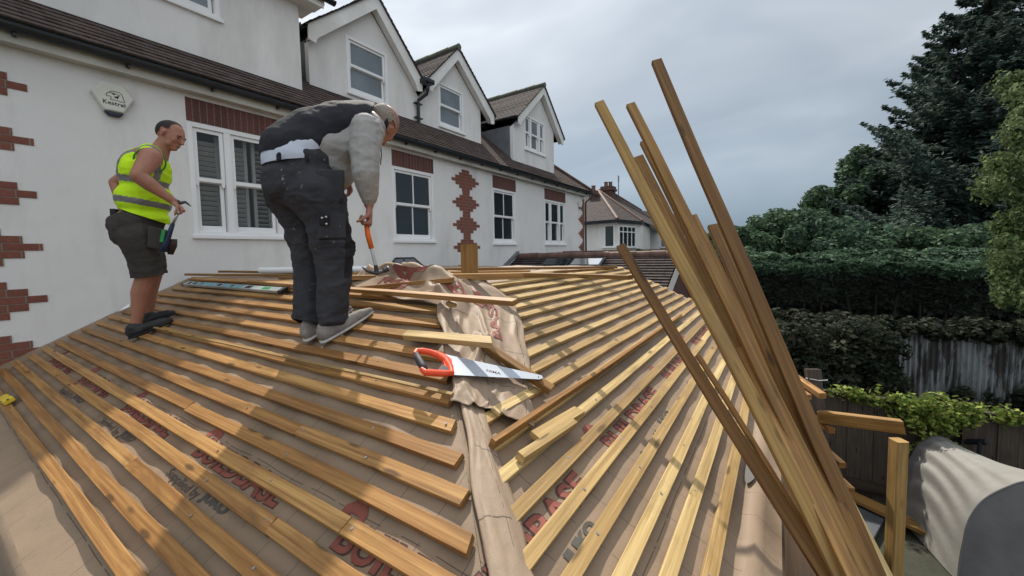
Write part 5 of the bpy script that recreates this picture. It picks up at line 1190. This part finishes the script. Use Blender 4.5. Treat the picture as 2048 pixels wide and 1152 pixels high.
def shoe(fig, heel, toe, zoff, name_mat, parent, w_=.052, sole='sole', up=None, name='shoe'):
    h, t = V(heel), V(toe); d = (t-h).normalized(); u = V(up or (0, 0, 1)); s_ = d.cross(u).normalized(); u = s_.cross(d).normalized(); L = (t-h).length
    mb = MB(); B = (d, s_, u)
    for i in range(15):
        k = i/14; wd = w_*(.74+.26*math.sin(min(1, k*1.15+.15)*math.pi)**.7)*(1-.35*max(0, k-.82)/.18); ht = .058-.028*k if k < .85 else .034-.09*(k-.85)
        mb.sphere(h+d*(L*k*.93+.02)+u*(.012+ht*.55), (.032, wd*.86, ht*.62+.012), 12, 8, B)
    mb.sphere(h+d*.055+u*.075, (.052, .040, .04), 12, 8, B)
    o = vox(mb, name, [name_mat], parent, .0055, 5, lambda c: .0015*noise.noise(c*40))
    mb = MB()
    for i in range(15):
        k = i/14; wd = w_*(.76+.26*math.sin(min(1, k*1.15+.15)*math.pi)**.7)*(1-.35*max(0, k-.82)/.18)
        mb.sphere(h+d*(L*k*.95+.014)+u*(.008+.02*max(0, k-.8)), (.032, wd*.93, .013), 12, 8, B)
    vox(mb, 'sole', [sole], o, .0055, 3); return o, (d, s_, u, h, L)
def ridged(c, a, b, s_=0): return 1-abs(noise.noise(V((c.x*a+s_, c.y*a, c.z*b))))*2
# ------------------------------------------------------------------ the man in the yellow vest
p1 = thing('person', (1.1, 4.42, Lz(1.1)), 'man in fluorescent yellow vest, dark shorts and black trainers standing by the wall', 'person')
f = Fig((1.10, 4.40, 0), (.83, -.55, 0)); J = f.j
f.limb([J(315, 318, 0), J(323, 296, 0), J(333, 282, 0)], [.072, .062, .06])
# neck, torso
f.ell(J(289, 345), .155, .19, .20, tilt=-.1); f.ell(J(287, 400), .160, .175, .16); f.ell(J(272, 450), .15, .165, .14); f.ell(J(296, 316), .09, .17, .08)
RS, RE, RW = J(302, 315, .20), J(276, 352, .31), J(346, 402, .25)
f.limb([J(300, 318, .10), RS, RE.lerp(RS, .5), RE], [.085, .078, .064, .052]); f.limb([RE, RE.lerp(RW, .3), RE.lerp(RW, .75), RW], [.052, .054, .036, .030])
LS, LE, LW = J(300, 322, -.20), J(232, 366, -.30), J(246, 418, -.22)
f.limb([J(300, 318, -.10), LS, LE.lerp(LS, .5), LE], [.08, .07, .06, .05]); f.limb([LE, LW], [.05, .034]); hand(f.mb, LW, (LW-LE), f.F, f.Rt, (.4, .5, .5))
hd1 = (RW-RE).normalized(); hand(f.mb, RW, hd1+V((0, 0, -.25)), -f.U*.9-f.F*.4, f.F*.3+f.U*.8+f.Rt*.3, (1.0, 1.25, .9))
RK, RA = J(291, 553, .09), J(271, 652, .08); LK, LA = J(307, 548, -.11), J(294, 636, -.12)
f.limb([J(276, 470, .09), RK, RK.lerp(RA, .32)+f.F*-.012, RK.lerp(RA, .75), RA], [.105, .066, .064, .042, .038])
f.limb([J(280, 470, -.09), LK, LK.lerp(LA, .32)+f.F*-.012, LK.lerp(LA, .75), LA], [.105, .064, .062, .042, .038])
f.limb([RA, RA+f.F*.05+V((0, 0, -.05))], [.038, .034]); f.limb([LA, LA+f.F*.05+V((0, 0, -.04))], [.038, .034])
hc = J(341, 272, .0); P_, HB = head(f.mb, hc, f.F*.88+V((0, 0, -.40))+f.Rt*.30, f.Rt, 1.05)
vox(f.mb, 'body', ['skin'], p1, .0062, 4)
def hair(mb0, P_, HB, mat, parent, keep, k=1.05, grow=.0):
    mb = MB(); fd, sd_, up = HB; c = P_(-.012, 0, .028); a, b, d = (.098+.004+grow)*k, (.076+.005+grow)*k, (.088+.004+grow)*k; n1, n2 = 40, 26; vs = {}; V_ = []; F_ = []
    for i in range(n2+1):
        for j_ in range(n1):
            th = math.pi*i/n2; ph = 2*math.pi*j_/n1; x, y, z = math.sin(th)*math.cos(ph), math.sin(th)*math.sin(ph), math.cos(th)
            if keep(x, y, z): vs[(i, j_)] = len(V_); V_.append(c+fd*(a*x)+sd_*(b*y)+up*(d*z)+V((1, 1, 1))*.0015*noise.noise(V((i*.9, j_*.9, 0))))
    for i in range(n2):
        for j_ in range(n1):
            q_ = [(i, j_), (i+1, j_), (i+1, (j_+1) % n1), (i, (j_+1) % n1)]
            if all(t in vs for t in q_): F_.append(tuple(vs[t] for t in q_))
    mb.add(V_, F_); return mb.build('hair', mat, parent, smooth=True)
hair(None, P_, HB, 'hair_dark', p1, lambda x, y, z: (x < .52-.25*abs(y)+(.10 if z < .35 else 0) and z > -.22-.78*max(0, -x) and not (abs(y) > .8 and z < .05 and x > -.25)))
for s_ in (-1, 1):
    MB().sphere(P_(.083, .030*s_, .003), (.009, .014, .007), 10, 7, HB).build('eye', 'black', p1)
    m = MB(); m.tube([P_(.088, .015*s_, .018), P_(.091, .030*s_, .024), P_(.080, .047*s_, .019)], [.004, .0045, .003], 6); m.build('eyebrow', 'hair_dark', p1)
MB().tube([P_(.092, -.020, -.0565), P_(.0975, 0, -.0565), P_(.092, .020, -.0565)], .0022, 5).build('mouth', 'ink_dark', p1)
# vest
vb = MB(); f.ell(J(290, 345), .172, .205, .205, vb, tilt=-.1); f.ell(J(290, 398), .186, .205, .17, vb); f.ell(J(286, 440), .184, .195, .12, vb); f.ell(J(297, 312), .105, .150, .072, vb)
f.limb([J(300, 308, .10), J(300, 306, -.10)], [.08, .08], vb)
hemA, hemB, hemC = J(226, 413), J(336, 449), J(281, 431, .3); nh = (hemB-hemA).cross(hemC-hemA).normalized()
if nh.z > 0: nh = -nh
s1a, s1b = J(234, 357), J(344, 374); s2a, s2b = J(231, 397), J(340, 416)
def band(c, a, b):
    t = (c-a).dot(f.F)/max(1e-6, (b-a).dot(f.F)); return c.z-(a.z+(b.z-a.z)*t)
def vmat(c, n_):
    lat = (c-f.C).dot(f.Rt)
    if abs(band(c, s1a, s1b)) < .024 or abs(band(c, s2a, s2b)) < .024: return 1
    if .105 < abs(lat) < .15 and c.z > band(V((0, 0, 0)), V((0, 0, 0)), V((1, 0, 0)))*0+s1a.z-.02: return 1
    return 0
vox(vb, 'vest', ['vest', 'reflect'], p1, .0085, 5, lambda c: .0055*ridged(c, 7, 16)+.008*noise.noise(V((c.x*4, c.y*4, c.z*2)))-.004, [(hemA, nh)], vmat, .003)
m = MB(); ang = [(2*math.pi*k/28) for k in range(29)]; ax1 = (RS-J(300, 318, .10)).normalized(); a1 = ax1.orthogonal().normalized(); a2 = ax1.cross(a1)
m.tube([J(300, 322, .148)+(a1*math.cos(t)+a2*math.sin(t))*.096 for t in ang], .006, 6, cap=False); m.build('arm_binding', 'vest_trim', p1, smooth=True)
# shorts
sb = MB(); f.ell(J(272, 452), .178, .19, .14, sb); f.ell(J(282, 440), .158, .180, .10, sb)
f.limb([J(277, 475, .10), J(290, 520, .10), J(297, 560, .10)], [.135, .112, .105], sb); f.limb([J(281, 475, -.10), J(300, 520, -.11), J(308, 560, -.11)], [.13, .108, .10], sb)
cutp = J(295, 551); cq = J(295, 432)
f.limb([J(252, 468, .06), J(252, 468, -.06)], [.104, .104], sb)
vox(sb, 'shorts', ['shorts'], p1, .009, 4, lambda c: .007*ridged(c, 8, 13, 3)+.004*noise.noise(c*16)+.0025*ridged(c, 20, 34, 1)-.004, [(cutp, V((.1, 0, -1)).normalized()), (J(271, 414), V((0, 0, 1)))], None, .004)
m = None; bp = [J(271, 432)+f.F*(.195*math.cos(t))+f.Rt*(.198*math.sin(t))+V((0, 0, -.06*math.cos(t))) for t in ang]; 
m = MB(); c = J(318, 478, .20); m.obox(c, f.F*.065+V((0, 0, -.02)), f.Rt*.028, V((.01, 0, .085))); m.build('tool_pocket', 'shorts', p1, bevel=.012)
m = MB(); m.tube([J(343, 478, .19), J(343, 492, .19), J(341, 509, .19)], [.038, .036, .018], 12); m.build('pouch', 'leather', p1, smooth=True)
MB().beam(J(327, 461, .235), J(322, 482, .235), .022, .012, f.Rt).build('green_tool', 'green', p1) if False else None
m = MB(); m.obox(J(229, 425, .02), f.F*.02, f.Rt*.03, V((0, 0, .028))); m.build('belt_loop', 'black', p1, bevel=.006)
# hammer carried by its head
hm1 = thing('hammer', J(345, 445, .23), 'claw hammer with navy blue grip held by its steel head beside the dark shorts', 'hammer')
ha, hb_, hc_ = J(364, 412, .23), J(346, 447, .24), J(326, 503, .245)
MB().tube([ha, ha.lerp(hb_, .5), hb_], [.012, .010, .011], 8).build('shaft', 'steel', hm1, smooth=True)
MB().tube([hb_, hb_.lerp(hc_, .3), hb_.lerp(hc_, .7), hc_], [.014, .018, .021, .024], 10).build('grip', 'blue_grip', hm1, smooth=True)
m = MB(); m.tube([J(353, 402, .235), J(362, 406, .232), J(371, 404, .23), J(376, 408, .228), J(382, 413, .225)], [.015, .015, .011, .007, .003], 8); m.build('head', 'steel_dark', hm1, smooth=True)
gp = MB().beam(J(328, 460, .26), J(323, 484, .26), .024, .012, f.Rt); tag(gp.build('pencil', 'green'), 'green tool handle stuck in the pocket of the dark shorts', 'tool')
# trainers
def on_roof(p, lift=BT+.002): return V((p.x, p.y, Lz(p.x)+lift))
for (hx, hy, tx, ty, off) in ((262, 676, 341, 650, .09), (292, 652, 344, 632, -.12)):
    h, t = J(hx, hy, off), J(tx, ty, off); h2_, t2 = on_roof(h), on_roof(t)
    o, (d, s2, u, hh, L) = shoe(f, h2_, t2, 0, 'shoe_black', p1, .052, 'black', nl*.5+V((0, 0, .5)))
# ------------------------------------------------------------------ the man bending with the hammer
p2 = thing('person', (1.38, 2.22, Lz(1.38)), 'man in dark gilet, grey sleeves and charcoal work trousers bending forward with a hammer', 'person')
f = Fig((1.40, 2.20, 0), (.95, -.31, 0)); J = f.j
spine = [J(598, 350), J(592, 305), J(632, 268), J(690, 252), J(735, 250)]
def torso(fig, mb, k, pts, rad):
    for (a, ra), (b, rb) in zip(zip(pts, rad), zip(pts[1:], rad[1:])):
        ax = (b-a).normalized(); nn = fig.Rt.cross(ax).normalized()
        for i in range(7):
            q = i/6; r = ra+(rb-ra)*q; mb.sphere(a.lerp(b, q), (r*k, .19*k if ra > .1 else .15*k, r*k), 16, 10, (ax, fig.Rt, nn))
torso(f, f.mb, .70, spine, [.165, .155, .150, .140, .115])
nk = J(752, 246); f.limb([J(735, 248), nk, J(764, 250)], [.075, .062, .06])
RS, RE, RW = J(730, 262, .20), J(733, 330, .25), J(738, 408, .19)
f.limb([J(725, 255, .1), RS, RE, RW], [.08, .072, .05, .030])
LS, LE, LW = J(728, 268, -.20), J(700, 320, -.30), J(693, 352, -.12)
f.limb([J(725, 262, -.1), LS, LE, LW], [.08, .07, .05, .033]); hand(f.mb, LW, V((0, 0, -1))+f.F*.2, -f.F, f.Rt, (.5, .6, .4))
hd2 = V((0, 0, -1))-f.F*.06; hand(f.mb, J(739, 412, .19), hd2, -f.F*.9-f.Rt*.2, -f.F*.4+f.Rt*.9, (1.25, 1.35, .8), 1.1)
f.limb([J(640, 380, .11), J(668, 490, .11), J(664, 640, .10)], [.10, .07, .04]); f.limb([J(590, 385, -.11), J(616, 505, -.11), J(622, 660, -.06)], [.10, .07, .04])
hfd = f.F*.50+V((0, 0, -.72))-f.Rt*.62; hc = J(763, 251, 0); P_, HB = head(f.mb, hc, hfd, f.Rt, 1.08)
vox(f.mb, 'body', ['skin_b'], p2, .0065, 4)
hair(None, P_, HB, 'hair_grey', p2, lambda x, y, z: (x < .22 and z < .38-.25*max(0, x) and z > -.45-.5*max(0, -x) and not (abs(y) > .82 and -.45 < z < .1 and x > -.3)), 1.08, .001)
for s_ in (-1, 1):
    MB().sphere(P_(.083, .030*s_, .003), (.009, .014, .007), 10, 7, HB).build('eye', 'black', p2)
# t-shirt, fleece, gilet
tb = MB(); torso(f, tb, 1.0, [J(586, 322), J(587, 307), J(606, 292)], [.152, .144, .122]); ax0 = (J(600, 262)-J(590, 310)).normalized()
vox(tb, 'tshirt', ['tshirt'], p2, .010, 4, lambda c: .004*ridged(c, 9, 12), [(J(590, 325), V((.18, 0, -1)).normalized())], None)
lb_ = MB(); torso(f, lb_, 1.0, [J(642, 296), J(668, 300), J(700, 274), J(728, 264)], [.125, .13, .128, .115])
f.limb([J(652, 318, .05), J(670, 338, .04), J(684, 352, .03)], [.11, .095, .07], lb_)
f.limb([J(722, 256, .08), J(733, 262, .19), J(730, 300, .225), J(731, 345, .25), J(737, 385, .215), J(738, 397, .20)], [.09, .094, .084, .074, .054, .043], lb_)
f.limb([J(722, 262, -.08), LS, LE, LE.lerp(LW, .7)], [.095, .09, .07, .05], lb_)
vox(lb_, 'fleece', ['sleeve'], p2, .008, 4, lambda c: .005*ridged(c, 12, 22, 2)+.0015*ridged(c, 26, 44, 6)-.002)
gb = MB(); torso(f, gb, 1.0, [J(584, 303), J(624, 272), J(680, 251), J(725, 248), J(752, 248)], [.156, .147, .132, .124, .100])
gn = (V((0, 0, 1))*.62-f.F*.78); fold_a, fold_b = J(648, 326), J(705, 262); e_ = (fold_b-fold_a).normalized(); nn = f.Rt.cross(e_).normalized(); nn = nn if nn.z < 0 else -nn
hemg = (J(648, 326)-J(528, 293)).normalized(); nhg = f.Rt.cross(hemg).normalized(); nhg = nhg if nhg.z < 0 else -nhg
vox(gb, 'gilet', ['gilet'], p2, .009, 4, lambda c: .0055*ridged(c, 8, 8, 5)+.0025*ridged(c, 22, 22, 1)-.002, [(J(590, 323), nhg), (J(706, 262), (nn*.96+e_*.1).normalized())], None, .012)
m = MB(); m.tube([J(762, 228, .0)+f.Rt*(.085*math.sin(t))+(f.U*math.cos(t)+f.F*.15*math.cos(t))*.085+V((0, 0, -.055)) for t in ang], .016, 8, cap=False); m.build('collar', 'gilet', p2, smooth=True)
MB().tube([J(761, 285, .10), J(763, 310, .10), J(761, 330, .10)], .003, 5).build('drawstring', 'black', p2)
# trousers with pockets, knee panels, belt loops
tr = MB(); f.ell(J(604, 352), .188, .20, .17, tr); f.ell(J(582, 362), .150, .19, .15, tr); f.ell(J(603, 322), .186, .20, .12, tr)
f.limb([J(628, 385, .10), J(652, 430, .115), J(668, 500, .115), J(669, 560, .11), J(664, 628, .10)], [.155, .125, .108, .100, .085], tr)
f.limb([J(588, 390, -.10), J(604, 440, -.115), J(620, 510, -.115), J(618, 580, -.10), J(617, 650, -.06)], [.150, .120, .098, .092, .076], tr)
def trw(c):
    z = c.z; knee = math.exp(-((z-J(660, 490).z)/.09)**2)+math.exp(-((z-J(660, 630).z)/.07)**2)+math.exp(-((z-J(600, 400).z)/.06)**2)
    return .013*ridged(c, 7, 13, 9)*(.3+knee)+.004*noise.noise(c*18)+.0055*ridged(c, 15, 34, 2)*(.45+knee)-.008
vox(tr, 'trousers', ['trousers', 'patch'], p2, .009, 4, trw, [(J(600, 297), (V((0, 0, 1))-f.F*.10).normalized()), (J(640, 655), V((-.55, 0, -.9)).normalized())],
    lambda c, n_: 1 if (c-J(600, 297)).dot((V((0, 0, 1))-f.F*.10).normalized()) > -.034 or (n_.dot(f.F) > .35 and abs(c.z-J(670, 500).z) < .16) or c.z < J(618, 638).z and (c-f.C).dot(f.Rt) < 0 else 0, .004)

def pocket(x0, y0, x1, y1, off, name, mat, dep=.022):
    c = J((x0+x1)/2, (y0+y1)/2, off); a = (J(x1, (y0+y1)/2, off)-J(x0, (y0+y1)/2, off))/2; b = (J((x0+x1)/2, y0, off)-J((x0+x1)/2, y1, off))/2
    m = MB(); m.obox(c, a, b, f.Rt*dep); return m.build(name, mat, p2, bevel=.010)
pocket(634, 340, 688, 404, .205, 'holster_pocket', 'trousers'); pocket(636, 396, 686, 409, .222, 'pocket_flap', 'patch', .014)
pocket(636, 428, 692, 478, .215, 'thigh_pocket', 'trousers', .018); pocket(637, 428, 660, 452, .23, 'pocket_patch', 'patch', .01)
pocket(553, 305, 562, 324, .185, 'belt_loop', 'patch', .02); pocket(612, 308, 618, 324, .19, 'belt_loop', 'patch', .01)
for x, y in ((644, 436), (652, 434), (653, 448)): MB().sphere(J(x, y, .245), .007, 8, 6).build('stud', 'steel', p2)
# shoes
h, t = on_roof(J(646, 676, .10)), on_roof(J(740, 628, .10)); o, (d, s2, u, hh, L) = shoe(f, h, t, 0, 'shoe_grey', p2, .056, 'sole', nl*.5+V((0, 0, .5)))
m = MB()
for k in range(5): c = hh+d*(L*(.40+.085*k))+u*(.078-.008*k); m.tube([c-s2*.026, c+u*.006, c+s2*.026], .0032, 5)
m.build('laces', 'trim', o)
h, t = on_roof(J(614, 690, -.04)), on_roof(J(700, 655, -.10)); shoe(f, h, t, 0, 'shoe_grey', p2, .054, 'sole', nl*.5+V((0, 0, .5)))
# his hammer
hm = thing('hammer', J(745, 500, .17), 'claw hammer with orange grip and black head swinging from the bending man\'s fist', 'hammer')
MB().tube([J(733, 446, .185), J(736, 470, .18), J(743, 497, .18)], [.015, .0155, .0145], 10).build('grip', 'orange', hm, smooth=True)
m = MB(); m.beam(J(743, 496, .18), J(753, 538, .18), .017, .010, f.Rt); m.build('shaft', 'steel', hm)
m = MB(); m.tube([J(724, 534, .18), J(733, 541, .18), J(744, 545, .18), J(754, 546, .18), J(764, 543, .18)], [.003, .008, .012, .015, .012], 10); m.tube([J(764, 543, .18), J(770, 540, .18)], [.011, .011], 10)
m.tube([J(768, 541, .18), J(776, 537, .18)], [.0165, .0165], 12); m.tube([J(751, 530, .18), J(754, 545, .18)], [.011, .014], 10); m.build('head', 'steel_dark', hm, smooth=False)
m = MB(); m.tube([J(775.6, 537.2, .18), J(777.2, 536.4, .18)], [.0165, .0155], 12); m.build('striking_face', 'steel', hm)
